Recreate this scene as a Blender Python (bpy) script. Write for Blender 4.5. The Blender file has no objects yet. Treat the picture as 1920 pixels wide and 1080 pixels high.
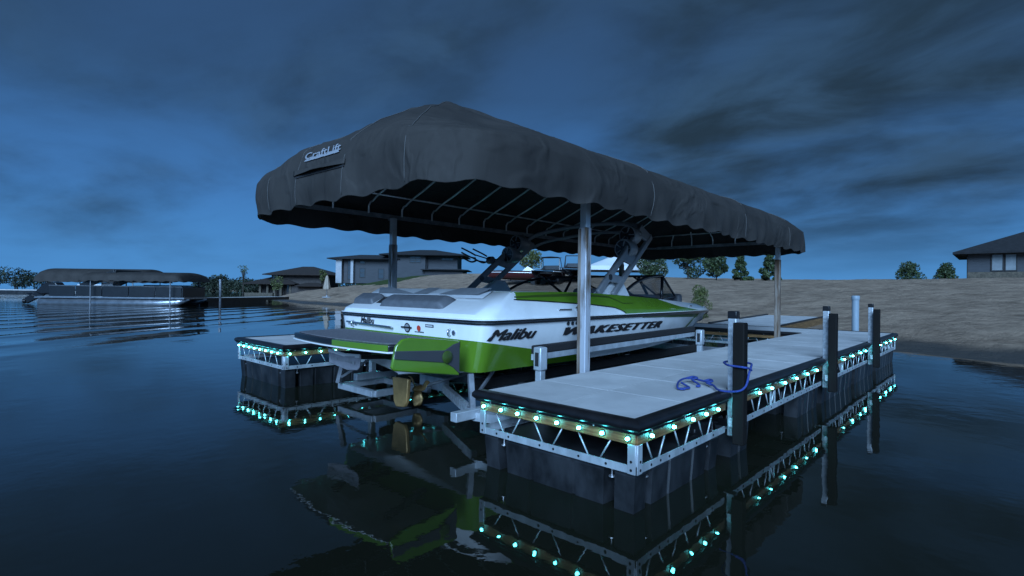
import bpy, bmesh, math, random
from mathutils import Vector, Matrix, noise
R = math.radians
random.seed(7)
scene = bpy.context.scene
COL = scene.collection

# ------------------------------------------------------------------ camera
CAM_F, YAW, PIT, ROL, CAM_H = 986.37, 0.7499145, 0.00551187, 0.01219687, 1.2252
fwd = Vector((-math.sin(YAW), math.cos(YAW), 0)); rgt = Vector((math.cos(YAW), math.sin(YAW), 0)); upv = Vector((0, 0, 1))
f2 = fwd*math.cos(PIT) + upv*math.sin(PIT); u2 = upv*math.cos(PIT) - fwd*math.sin(PIT)
r3 = rgt*math.cos(ROL) + u2*math.sin(ROL); u3 = u2*math.cos(ROL) - rgt*math.sin(ROL)
cd = bpy.data.cameras.new('camera'); cam = bpy.data.objects.new('camera', cd); COL.objects.link(cam)
cd.sensor_width = 36; cd.lens = CAM_F/1920*36; cd.clip_start = 0.05; cd.clip_end = 6000
m3 = Matrix((r3, u3, -f2)).transposed()
cam.matrix_world = Matrix.Translation((0, 0, CAM_H)) @ m3.to_4x4()
scene.camera = cam

# ------------------------------------------------------------------ world
SUN_DIR = Vector((0.46, -0.72, 0.46)).normalized()      # towards the light
world = bpy.data.worlds.new('World'); scene.world = world; world.use_nodes = True
wn = world.node_tree.nodes; wl = world.node_tree.links; wn.clear()
def N(tree, typ, **kw):
    n = tree.nodes.new(typ)
    for k, v in kw.items():
        if k.startswith('i_'):
            n.inputs[k[2:].replace('_', ' ')].default_value = v
        else: setattr(n, k, v)
    return n
WT = world.node_tree
def wmath(op, a, b=None, c=None):
    n = WT.nodes.new('ShaderNodeMath'); n.operation = op
    for i, v in enumerate((a, b, c)):
        if v is None: continue
        if hasattr(v, 'links'): wl.new(v, n.inputs[i])
        else: n.inputs[i].default_value = v
    return n.outputs[0]
out = N(WT, 'ShaderNodeOutputWorld'); bg = N(WT, 'ShaderNodeBackground')
sky = N(WT, 'ShaderNodeTexSky'); sky.sky_type = 'NISHITA'; sky.sun_disc = False
sky.sun_elevation = math.asin(SUN_DIR.z); sky.sun_rotation = math.atan2(SUN_DIR.x, SUN_DIR.y)
sky.altitude = 300; sky.air_density = 1.6; sky.dust_density = 0.3; sky.ozone_density = 4.0
bg.inputs['Strength'].default_value = 0.1
tc = N(WT, 'ShaderNodeTexCoord')
sep = N(WT, 'ShaderNodeSeparateXYZ'); wl.new(tc.outputs['Generated'], sep.inputs[0])
# cloud plane coordinates: direction projected on a layer overhead
zc = wmath('ADD', wmath('MAXIMUM', sep.outputs[2], 0.0), 0.20)
px = wmath('DIVIDE', sep.outputs[0], zc); py = wmath('DIVIDE', sep.outputs[1], zc)
comb = N(WT, 'ShaderNodeCombineXYZ'); wl.new(px, comb.inputs[0]); wl.new(py, comb.inputs[1])
mp = N(WT, 'ShaderNodeMapping'); mp.inputs['Rotation'].default_value = (0, 0, -YAW); mp.inputs['Scale'].default_value = (0.9, 1.3, 1); mp.inputs['Location'].default_value = (3.1, 0.4, 0)
wl.new(comb.outputs[0], mp.inputs[0])
n1 = N(WT, 'ShaderNodeTexNoise', i_Scale=1.1, i_Detail=9.0, i_Roughness=0.56, i_Distortion=0.3); wl.new(mp.outputs[0], n1.inputs['Vector'])
n2 = N(WT, 'ShaderNodeTexNoise', i_Scale=0.35, i_Detail=3.0, i_Roughness=0.5); wl.new(mp.outputs[0], n2.inputs['Vector'])
# one heavy cloud bank standing to the north-east of the lake
def bump_dir(az, el, wa, we):
    d = Vector((-math.sin(az)*math.cos(el), math.cos(az)*math.cos(el), math.sin(el)))
    nrm = N(WT, 'ShaderNodeVectorMath'); nrm.operation = 'DOT_PRODUCT'
    nrm.inputs[1].default_value = d; wl.new(tc.outputs['Generated'], nrm.inputs[0])
    mr = N(WT, 'ShaderNodeMapRange'); mr.interpolation_type = 'SMOOTHSTEP'
    wl.new(nrm.outputs['Value'], mr.inputs['Value'])
    mr.inputs['From Min'].default_value = math.cos(wa); mr.inputs['From Max'].default_value = math.cos(we)
    return mr.outputs[0]
bank = bump_dir(R(12), R(21), R(26), R(6))
cl = wmath('ADD', wmath('MULTIPLY', n1.outputs['Fac'], 0.75), wmath('MULTIPLY', n2.outputs['Fac'], 0.35))
cl = wmath('ADD', cl, wmath('MULTIPLY', bank, 0.25))
ramp = N(WT, 'ShaderNodeMapRange'); ramp.interpolation_type = 'SMOOTHSTEP'; wl.new(cl, ramp.inputs['Value'])
ramp.inputs['From Min'].default_value = 0.43; ramp.inputs['From Max'].default_value = 0.84
tint = N(WT, 'ShaderNodeMix', data_type='RGBA', blend_type='MULTIPLY'); tint.inputs[0].default_value = 1
wl.new(sky.outputs[0], tint.inputs[6]); tint.inputs[7].default_value = (0.12, 0.26, 0.44, 1)
grad = N(WT, 'ShaderNodeValToRGB'); wl.new(sep.outputs[2], grad.inputs[0])
els = grad.color_ramp.elements
GR = ((0.0, (0.036, 0.160, 0.400, 1)), (0.16, (0.029, 0.106, 0.278, 1)), (0.34, (0.018, 0.047, 0.108, 1)), (0.85, (0.016, 0.027, 0.044, 1)))
els[0].position = GR[0][0]; els[0].color = GR[0][1]; els[1].position = GR[3][0]; els[1].color = GR[3][1]
for p_, c_ in GR[1:3]:
    e_ = els.new(p_); e_.color = c_
gsc = N(WT, 'ShaderNodeVectorMath'); gsc.operation = 'SCALE'; gsc.inputs['Scale'].default_value = 10.0; wl.new(grad.outputs[0], gsc.inputs[0])
hs = N(WT, 'ShaderNodeMix', data_type='RGBA'); hs.inputs[0].default_value = 0.85
wl.new(tint.outputs[2], hs.inputs[6]); wl.new(gsc.outputs[0], hs.inputs[7])
cloud = N(WT, 'ShaderNodeMix', data_type='RGBA'); lowc = N(WT, 'ShaderNodeMapRange'); lowc.interpolation_type = 'SMOOTHSTEP'; wl.new(sep.outputs[2], lowc.inputs['Value']); lowc.inputs['From Min'].default_value = 0.0; lowc.inputs['From Max'].default_value = 0.17; lowc.inputs['To Min'].default_value = 0.15
wl.new(wmath('MULTIPLY', ramp.outputs[0], lowc.outputs[0]), cloud.inputs[0])
n3 = N(WT, 'ShaderNodeTexNoise', i_Scale=2.3, i_Detail=7.0, i_Roughness=0.55, i_Distortion=0.4); wl.new(mp.outputs[0], n3.inputs['Vector'])
bil = N(WT, 'ShaderNodeMapRange'); bil.interpolation_type = 'SMOOTHSTEP'; wl.new(n3.outputs['Fac'], bil.inputs['Value']); bil.inputs['From Min'].default_value = 0.36; bil.inputs['From Max'].default_value = 0.68
ccol = N(WT, 'ShaderNodeMix', data_type='RGBA'); wl.new(bil.outputs[0], ccol.inputs[0]); ccol.inputs[6].default_value = (0.105, 0.225, 0.38, 1); ccol.inputs[7].default_value = (0.20, 0.48, 0.92, 1)
wl.new(hs.outputs[2], cloud.inputs[6]); wl.new(ccol.outputs[2], cloud.inputs[7])
wl.new(cloud.outputs[2], bg.inputs['Color']); wl.new(bg.outputs[0], out.inputs[0])

# ------------------------------------------------------------------ sun (soft, veiled by cloud)
sd = bpy.data.lights.new('sun', 'SUN'); sd.energy = 3.5; sd.angle = R(34); sd.color = (0.37, 0.63, 1.0)
so = bpy.data.objects.new('sun', sd); COL.objects.link(so)
so.rotation_euler = SUN_DIR.to_track_quat('Z', 'Y').to_euler()
so.location = (6, -14, 20)
vs = scene.view_settings
vs.view_transform = 'Standard'; vs.look = 'None'; vs.exposure = 0.8; vs.gamma = 1.0

# ------------------------------------------------------------------ materials
MATS = {}
def mat(name, col, rough=0.5, metal=0.0, var=0.0, vscale=8.0, bump=0.0, bscale=60.0, bdist=0.002, col2=None, spec=0.5, stretch=None, coat=0.0, emit=None, estr=0.0, detail=5.0, c2pos=(0.4, 0.65), rvar=0.0, world=False):
    if name in MATS: return MATS[name]
    m = bpy.data.materials.new(name); m.use_nodes = True; t = m.node_tree
    b = t.nodes['Principled BSDF']
    b.inputs['Roughness'].default_value = rough; b.inputs['Metallic'].default_value = metal
    b.inputs['Specular IOR Level'].default_value = spec
    b.inputs['Coat Weight'].default_value = coat; b.inputs['Coat Roughness'].default_value = 0.06
    b.inputs['Base Color'].default_value = (*col, 1)
    if emit: b.inputs['Emission Color'].default_value = (*emit, 1); b.inputs['Emission Strength'].default_value = estr
    tcn = t.nodes.new('ShaderNodeTexCoord'); vec = tcn.outputs['Object']
    if world: vec = t.nodes.new('ShaderNodeNewGeometry').outputs['Position']
    if stretch:
        mpn = t.nodes.new('ShaderNodeMapping'); mpn.inputs['Scale'].default_value = stretch
        t.links.new(vec, mpn.inputs[0]); vec = mpn.outputs[0]
    if var or col2:
        nz = N(t, 'ShaderNodeTexNoise', i_Scale=vscale, i_Detail=detail, i_Roughness=0.6); t.links.new(vec, nz.inputs['Vector'])
        cr = t.nodes.new('ShaderNodeValToRGB'); t.links.new(nz.outputs['Fac'], cr.inputs[0])
        cr.color_ramp.elements[0].position = c2pos[0]; cr.color_ramp.elements[1].position = c2pos[1]
        lo = [max(0, c*(1-var)) for c in col]; hi = list(col2) if col2 else [c*(1+var) for c in col]
        cr.color_ramp.elements[0].color = (*lo, 1); cr.color_ramp.elements[1].color = (*hi, 1)
        cout = cr.outputs[0]
        if world:
            oi = t.nodes.new('ShaderNodeObjectInfo'); mrr = t.nodes.new('ShaderNodeMapRange'); t.links.new(oi.outputs['Random'], mrr.inputs[0]); mrr.inputs['To Min'].default_value = 0.90; mrr.inputs['To Max'].default_value = 1.08
            vm = t.nodes.new('ShaderNodeVectorMath'); vm.operation = 'SCALE'; t.links.new(cout, vm.inputs[0]); t.links.new(mrr.outputs[0], vm.inputs['Scale']); cout = vm.outputs[0]
        t.links.new(cout, b.inputs['Base Color'])
        if rvar:
            mr = t.nodes.new('ShaderNodeMapRange'); t.links.new(nz.outputs['Fac'], mr.inputs[0])
            mr.inputs['To Min'].default_value = rough-rvar; mr.inputs['To Max'].default_value = rough+rvar
            t.links.new(mr.outputs[0], b.inputs['Roughness'])
    if bump:
        nb = N(t, 'ShaderNodeTexNoise', i_Scale=bscale, i_Detail=5.0, i_Roughness=0.6); t.links.new(vec, nb.inputs['Vector'])
        bn = t.nodes.new('ShaderNodeBump'); bn.inputs['Strength'].default_value = bump; bn.inputs['Distance'].default_value = bdist
        t.links.new(nb.outputs['Fac'], bn.inputs['Height']); t.links.new(bn.outputs[0], b.inputs['Normal'])
    MATS[name] = m
    return m
M = {}
M['white'] = mat('white_gelcoat', (0.80, 0.80, 0.80), 0.22, coat=0.4, var=0.05, vscale=3, spec=0.5)
M['green'] = mat('green_gelcoat', (0.105, 0.215, 0.018), 0.2, coat=0.5, var=0.08, vscale=2)
M['greend'] = mat('dark_green_trim', (0.05, 0.085, 0.015), 0.3, coat=0.2)
M['black'] = mat('black_gelcoat', (0.012, 0.012, 0.014), 0.25)
M['decal'] = mat('black_vinyl_decal', (0.012, 0.010, 0.012), 0.4)
M['chrome'] = mat('polished_steel', (0.6, 0.6, 0.62), 0.2, metal=1.0)
M['vinylg'] = mat('grey_vinyl', (0.13, 0.135, 0.15), 0.5, var=0.12, vscale=12, bump=0.25, bscale=120)
M['vinylm'] = mat('mid_grey_vinyl', (0.25, 0.26, 0.28), 0.5, var=0.08, vscale=10)
M['vinylw'] = mat('pale_vinyl', (0.55, 0.56, 0.58), 0.5, var=0.05, vscale=9)
M['pad'] = mat('grey_foam_deck_pad', (0.13, 0.125, 0.14), 0.75, var=0.2, vscale=40, bump=0.5, bscale=200)
M['alu'] = mat('weathered_aluminium', (0.52, 0.55, 0.58), 0.42, metal=0.45, var=0.16, vscale=9, stretch=(1, 1, 0.5), bump=0.15, bscale=90, rvar=0.1)
M['galv'] = mat('galvanised_steel', (0.55, 0.58, 0.61), 0.5, metal=0.5, var=0.25, vscale=26, bump=0.2, bscale=60)
M['alud'] = mat('dull_aluminium', (0.22, 0.23, 0.25), 0.5, metal=0.4, var=0.25, vscale=8)
M['towerm'] = mat('grey_powder_coat', (0.27, 0.28, 0.30), 0.4, metal=0.2, var=0.1, vscale=6)
M['post'] = mat('stained_aluminium', (0.13, 0.085, 0.05), 0.55, metal=0.3, col2=(0.47, 0.48, 0.52), vscale=5, stretch=(2.2, 2.2, 0.35), var=0.0, c2pos=(0.36, 0.52), bump=0.3, bscale=40)
M['rust'] = mat('rust_stained_sleeve', (0.10, 0.055, 0.03), 0.7, metal=0.15, col2=(0.30, 0.25, 0.21), vscale=6, stretch=(2.5, 2.5, 0.3), c2pos=(0.4, 0.66), bump=0.4, bscale=50)
M['rubber'] = mat('black_rubber', (0.009, 0.008, 0.009), 0.38, var=0.3, vscale=10, bump=0.2, bscale=50)
M['pile'] = mat('black_pile', (0.007, 0.006, 0.0055), 0.8, spec=0.2, var=0.3, vscale=6, stretch=(1, 1, .2), bump=0.4, bscale=30)
M['float'] = mat('black_float_plastic', (0.013, 0.014, 0.016), 0.38, col2=(0.030, 0.032, 0.036), var=0.3, vscale=5, stretch=(1, 1, .6), bump=0.4, bscale=40)
M['deck'] = mat('speckled_deck_panel', (0.47, 0.46, 0.455), 0.72, var=0.11, vscale=2.6, bump=0.5, bscale=260, bdist=0.0015, detail=9.0, world=True)
M['wood'] = mat('amber_fascia_wood', (0.15, 0.075, 0.028), 0.5, col2=(0.29, 0.155, 0.06), var=0.2, vscale=6, stretch=(1, 1, 14), bump=0.2, bscale=30)
M['fabric'] = mat('charcoal_canvas', (0.039, 0.0345, 0.032), 0.8, var=0.16, vscale=1.6, bump=0.35, bscale=420, bdist=0.001, spec=0.25)
M['seam'] = mat('seam_thread', (0.085, 0.08, 0.078), 0.8)
M['thread'] = mat('pale_embroidery', (0.25, 0.26, 0.29), 0.8)
M['bow'] = mat('canopy_bow_tube', (0.62, 0.62, 0.63), 0.4, metal=0.5, var=0.2, vscale=5)
M['rope'] = mat('blue_rope', (0.024, 0.052, 0.24), 0.8, var=0.3, vscale=90, bump=0.8, bscale=120)
M['bronze'] = mat('bronze', (0.46, 0.28, 0.11), 0.38, metal=0.55, var=0.2, vscale=6)
M['carpet'] = mat('black_bunk_carpet', (0.014, 0.013, 0.014), 0.95, var=0.3, vscale=60, bump=0.6, bscale=200)
M['led'] = mat('teal_led', (0.1, 0.8, 0.8), 0.4, emit=(0.08, 0.80, 0.95), estr=44.0)
M['bolt'] = mat('dark_bolt', (0.02, 0.02, 0.022), 0.5, metal=0.5)
M['steel'] = mat('bright_bolt', (0.6, 0.6, 0.62), 0.35, metal=0.8)
M['actu'] = mat('dark_gate_actuator', (0.05, 0.05, 0.056), 0.5)
M['ledbase'] = mat('led_housing', (0.03, 0.03, 0.03), 0.6)
M['darkgap'] = mat('gap_shade_black', (0.015, 0.015, 0.017), 0.8)  # near black that puts the shade of gaps into the colour
M['plate'] = mat('grey_gate_plate', (0.24, 0.24, 0.27), 0.5, var=0.15, vscale=9)
M['bark'] = mat('bark', (0.05, 0.04, 0.03), 0.9, var=0.3, vscale=12)
M['leaf'] = mat('dark_leaves', (0.028, 0.05, 0.018), 0.6, col2=(0.06, 0.085, 0.025), var=0.4, vscale=2.2)
M['leafd'] = mat('distant_leaves', (0.016, 0.026, 0.014), 0.7, col2=(0.03, 0.045, 0.02), var=0.4, vscale=1.0)
M['leafy'] = mat('olive_leaves', (0.06, 0.08, 0.02), 0.6, col2=(0.13, 0.14, 0.04), var=0.3, vscale=6)
M['siding'] = mat('slate_siding', (0.05, 0.053, 0.06), 0.8, var=0.15, vscale=2, stretch=(.4, .4, 6))
M['sidingd'] = mat('dark_siding', (0.03, 0.03, 0.035), 0.8, var=0.15, vscale=2, stretch=(.4, .4, 6))
M['sidingb'] = mat('brown_siding', (0.05, 0.04, 0.036), 0.8, var=0.2, vscale=1.5)
M['stone'] = mat('tan_stone', (0.09, 0.072, 0.052), 0.85, var=0.3, vscale=5)
M['column'] = mat('pale_render', (0.33, 0.34, 0.36), 0.7, var=0.08, vscale=3)
M['roof'] = mat('dark_shingle', (0.014, 0.014, 0.016), 0.95, var=0.3, vscale=3, bump=0.4, bscale=12, bdist=0.02)
M['roofb'] = mat('brown_shingle', (0.026, 0.018, 0.015), 0.95, var=0.25, vscale=3, bump=0.4, bscale=12, bdist=0.02)
M['trim'] = mat('dark_trim', (0.02, 0.018, 0.017), 0.6)
M['tent'] = mat('white_tent_fabric', (0.66, 0.67, 0.69), 0.7, var=0.05, vscale=1)
M['maroon'] = mat('maroon_gelcoat', (0.06, 0.012, 0.014), 0.25)
M['umb'] = mat('beige_umbrella', (0.36, 0.29, 0.23), 0.8, var=0.12, vscale=6)
M['navy'] = mat('dark_pontoon_panel', (0.009, 0.011, 0.014), 0.35, var=0.15, vscale=3)
M['tube'] = mat('pontoon_tube', (0.33, 0.35, 0.38), 0.3, metal=0.75, var=0.15, vscale=3)
M['pipe'] = mat('pale_blue_pipe', (0.25, 0.31, 0.36), 0.5, var=0.15, vscale=5, stretch=(1, 1, .2))
def glass(name, col, alpha, rough=0.05):
    m = mat(name, col, rough, spec=0.6); m.node_tree.nodes['Principled BSDF'].inputs['Alpha'].default_value = alpha
    return m
M['glass'] = glass('tinted_windscreen', (0.02, 0.022, 0.026), 0.42)
M['wglass'] = mat('window_glass', (0.05, 0.06, 0.07), 0.06, spec=1.0)
M['wblind'] = mat('blind_behind_glass', (0.20, 0.22, 0.23), 0.25, spec=0.8, var=0.1, vscale=2)

def crease_fabric(m):
    t = m.node_tree; b = t.nodes['Principled BSDF']; tcn = t.nodes.new('ShaderNodeTexCoord'); old = b.inputs['Normal'].links[0].from_node
    def lay(scale, st, dist, strength, rid, prev):
        mpn = t.nodes.new('ShaderNodeMapping'); mpn.inputs['Scale'].default_value = st; t.links.new(tcn.outputs['Object'], mpn.inputs[0])
        nn = N(t, 'ShaderNodeTexNoise', i_Scale=scale, i_Detail=3.0, i_Roughness=0.5, i_Distortion=0.5); t.links.new(mpn.outputs[0], nn.inputs['Vector']); h = nn.outputs['Fac']
        if rid:
            a = t.nodes.new('ShaderNodeMath'); a.operation = 'SUBTRACT'; t.links.new(h, a.inputs[0]); a.inputs[1].default_value = 0.5
            a2 = t.nodes.new('ShaderNodeMath'); a2.operation = 'ABSOLUTE'; t.links.new(a.outputs[0], a2.inputs[0])
            mr = t.nodes.new('ShaderNodeMapRange'); mr.interpolation_type = 'SMOOTHSTEP'; t.links.new(a2.outputs[0], mr.inputs[0]); mr.inputs['From Min'].default_value = 0.0; mr.inputs['From Max'].default_value = 0.07; mr.inputs['To Min'].default_value = 1; mr.inputs['To Max'].default_value = 0; h = mr.outputs[0]
        bn = t.nodes.new('ShaderNodeBump'); bn.inputs['Strength'].default_value = strength; bn.inputs['Distance'].default_value = dist
        t.links.new(h, bn.inputs['Height']); t.links.new(prev.outputs[0], bn.inputs['Normal']); return bn
    x1 = lay(1.6, (1.3, 1, 0.8), 0.0075, 1.0, True, old); x2 = lay(3.2, (1.6, 1.6, 0.35), 0.0065, 1.0, False, x1)
    t.links.new(x2.outputs[0], b.inputs['Normal'])
crease_fabric(M['fabric'])
# water
def water_mat():
    m = bpy.data.materials.new('lake_water'); m.use_nodes = True; t = m.node_tree; b = t.nodes['Principled BSDF']
    b.inputs['Base Color'].default_value = (0.010, 0.0105, 0.007, 1); b.inputs['Roughness'].default_value = 0.018
    b.inputs['IOR'].default_value = 1.34; b.inputs['Specular IOR Level'].default_value = 0.5
    g = t.nodes.new('ShaderNodeNewGeometry'); pos = g.outputs['Position']
    def mth(op, a, bb=None, c=None):
        n = t.nodes.new('ShaderNodeMath'); n.operation = op
        for i, v in enumerate((a, bb, c)):
            if v is None: continue
            if hasattr(v, 'links'): t.links.new(v, n.inputs[i])
            else: n.inputs[i].default_value = v
        return n.outputs[0]
    def nz(scale, st, det, rot=0.0):
        mpn = t.nodes.new('ShaderNodeMapping'); mpn.inputs['Scale'].default_value = st; mpn.inputs['Rotation'].default_value = (0, 0, rot)
        t.links.new(pos, mpn.inputs[0]); n = N(t, 'ShaderNodeTexNoise', i_Scale=scale, i_Detail=det, i_Roughness=0.55)
        t.links.new(mpn.outputs[0], n.inputs['Vector']); return n.outputs['Fac']
    sp = t.nodes.new('ShaderNodeSeparateXYZ'); t.links.new(pos, sp.inputs[0])
    # gentle swell + breeze ripples in patches
    h1 = mth('MULTIPLY', nz(1.1, (1, 1, 1), 2.0), 0.0042)
    patch = nz(0.16, (1, 1, 1), 3.0)
    mr = t.nodes.new('ShaderNodeMapRange'); mr.interpolation_type = 'SMOOTHSTEP'; t.links.new(patch, mr.inputs[0])
    mr.inputs['From Min'].default_value = 0.42; mr.inputs['From Max'].default_value = 0.68; mr.inputs['To Min'].default_value = 0.3
    h2 = mth('MULTIPLY', mth('MULTIPLY', nz(9.0, (1, 1, 1), 3.0), 0.0011), mr.outputs[0])
    # wake of a passing boat: long crests rolling in on the left
    wx = mth('ADD', mth('MULTIPLY', sp.outputs[0], 0.82), mth('MULTIPLY', sp.outputs[1], 0.57))
    wob = mth('MULTIPLY', nz(0.12, (1, 1, 1), 2.0), 5.0)
    ph = mth('ADD', mth('MULTIPLY', wx, 3.3), wob)
    wv = mth('POWER', mth('ADD', mth('MULTIPLY', mth('SINE', ph), 0.5), 0.5), 2.2)
    def ss(v, a, bb):
        r = t.nodes.new('ShaderNodeMapRange'); r.interpolation_type = 'SMOOTHSTEP'; t.links.new(v, r.inputs[0])
        r.inputs['From Min'].default_value = a; r.inputs['From Max'].default_value = bb; return r.outputs[0]
    mask = mth('MULTIPLY', mth('MULTIPLY', ss(wx, -7.2, -13.5), ss(sp.outputs[1], 17.0, 9.0)), ss(sp.outputs[0], -80.0, -30.0))
    amp = mth('MULTIPLY', mask, mth('ADD', mth('MULTIPLY', nz(0.25, (1, 1, 1), 2.0), 0.060), -0.012))
    h3 = mth('MULTIPLY', wv, mth('MAXIMUM', amp, 0.0))
    h4 = mth('MULTIPLY', nz(4.2, (1, 1, 1), 2.0), 0.0011)
    hh = mth('ADD', mth('ADD', mth('ADD', h1, h2), h3), h4)
    bn = t.nodes.new('ShaderNodeBump'); bn.inputs['Strength'].default_value = 1.0; bn.inputs['Distance'].default_value = 1.0
    t.links.new(hh, bn.inputs['Height']); t.links.new(bn.outputs[0], b.inputs['Normal'])
    return m
M['water'] = water_mat()
def ground_mat(name, c1, c2, wet):
    m = bpy.data.materials.new(name); m.use_nodes = True; t = m.node_tree; b = t.nodes['Principled BSDF']
    g = t.nodes.new('ShaderNodeNewGeometry')
    na = N(t, 'ShaderNodeTexNoise', i_Scale=0.9, i_Detail=11.0, i_Roughness=0.74); t.links.new(g.outputs['Position'], na.inputs['Vector'])
    cr = t.nodes.new('ShaderNodeValToRGB'); t.links.new(na.outputs['Fac'], cr.inputs[0])
    cr.color_ramp.elements[0].position = 0.34; cr.color_ramp.elements[1].position = 0.6
    cr.color_ramp.elements[0].color = (*c1, 1); cr.color_ramp.elements[1].color = (*c2, 1)
    b.inputs['Roughness'].default_value = 0.95; b.inputs['Specular IOR Level'].default_value = 0.2
    colout = cr.outputs[0]
    if wet:
        sp = t.nodes.new('ShaderNodeSeparateXYZ'); t.links.new(g.outputs['Position'], sp.inputs[0])
        n3 = N(t, 'ShaderNodeTexNoise', i_Scale=0.6, i_Detail=4.0); t.links.new(g.outputs['Position'], n3.inputs['Vector'])
        ad = t.nodes.new('ShaderNodeMath'); ad.operation = 'MULTIPLY_ADD'; t.links.new(n3.outputs['Fac'], ad.inputs[0]); ad.inputs[1].default_value = -0.12; t.links.new(sp.outputs[2], ad.inputs[2])
        mr = t.nodes.new('ShaderNodeMapRange'); mr.interpolation_type = 'SMOOTHSTEP'; t.links.new(ad.outputs[0], mr.inputs[0])
        mr.inputs['From Min'].default_value = 0.02; mr.inputs['From Max'].default_value = 0.14
        mx = N(t, 'ShaderNodeMix', data_type='RGBA'); t.links.new(mr.outputs[0], mx.inputs[0])
        mx.inputs[6].default_value = (0.075, 0.062, 0.05, 1); t.links.new(colout, mx.inputs[7]); colout = mx.outputs[2]
        rr = t.nodes.new('ShaderNodeMapRange'); t.links.new(mr.outputs[0], rr.inputs[0]); rr.inputs['To Min'].default_value = 0.35; rr.inputs['To Max'].default_value = 0.95
        t.links.new(rr.outputs[0], b.inputs['Roughness'])
    t.links.new(colout, b.inputs['Base Color'])
    nb = N(t, 'ShaderNodeTexNoise', i_Scale=2.2, i_Detail=10.0, i_Roughness=0.7); t.links.new(g.outputs['Position'], nb.inputs['Vector'])
    bn = t.nodes.new('ShaderNodeBump'); bn.inputs['Strength'].default_value = 0.8; bn.inputs['Distance'].default_value = 0.34
    t.links.new(nb.outputs['Fac'], bn.inputs['Height']); t.links.new(bn.outputs[0], b.inputs['Normal'])
    return m
M['sand'] = ground_mat('beach_sand', (0.185, 0.128, 0.090), (0.40, 0.285, 0.205), True)
M['grass'] = ground_mat('lawn_grass', (0.03, 0.05, 0.015), (0.06, 0.085, 0.025), False)

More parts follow.
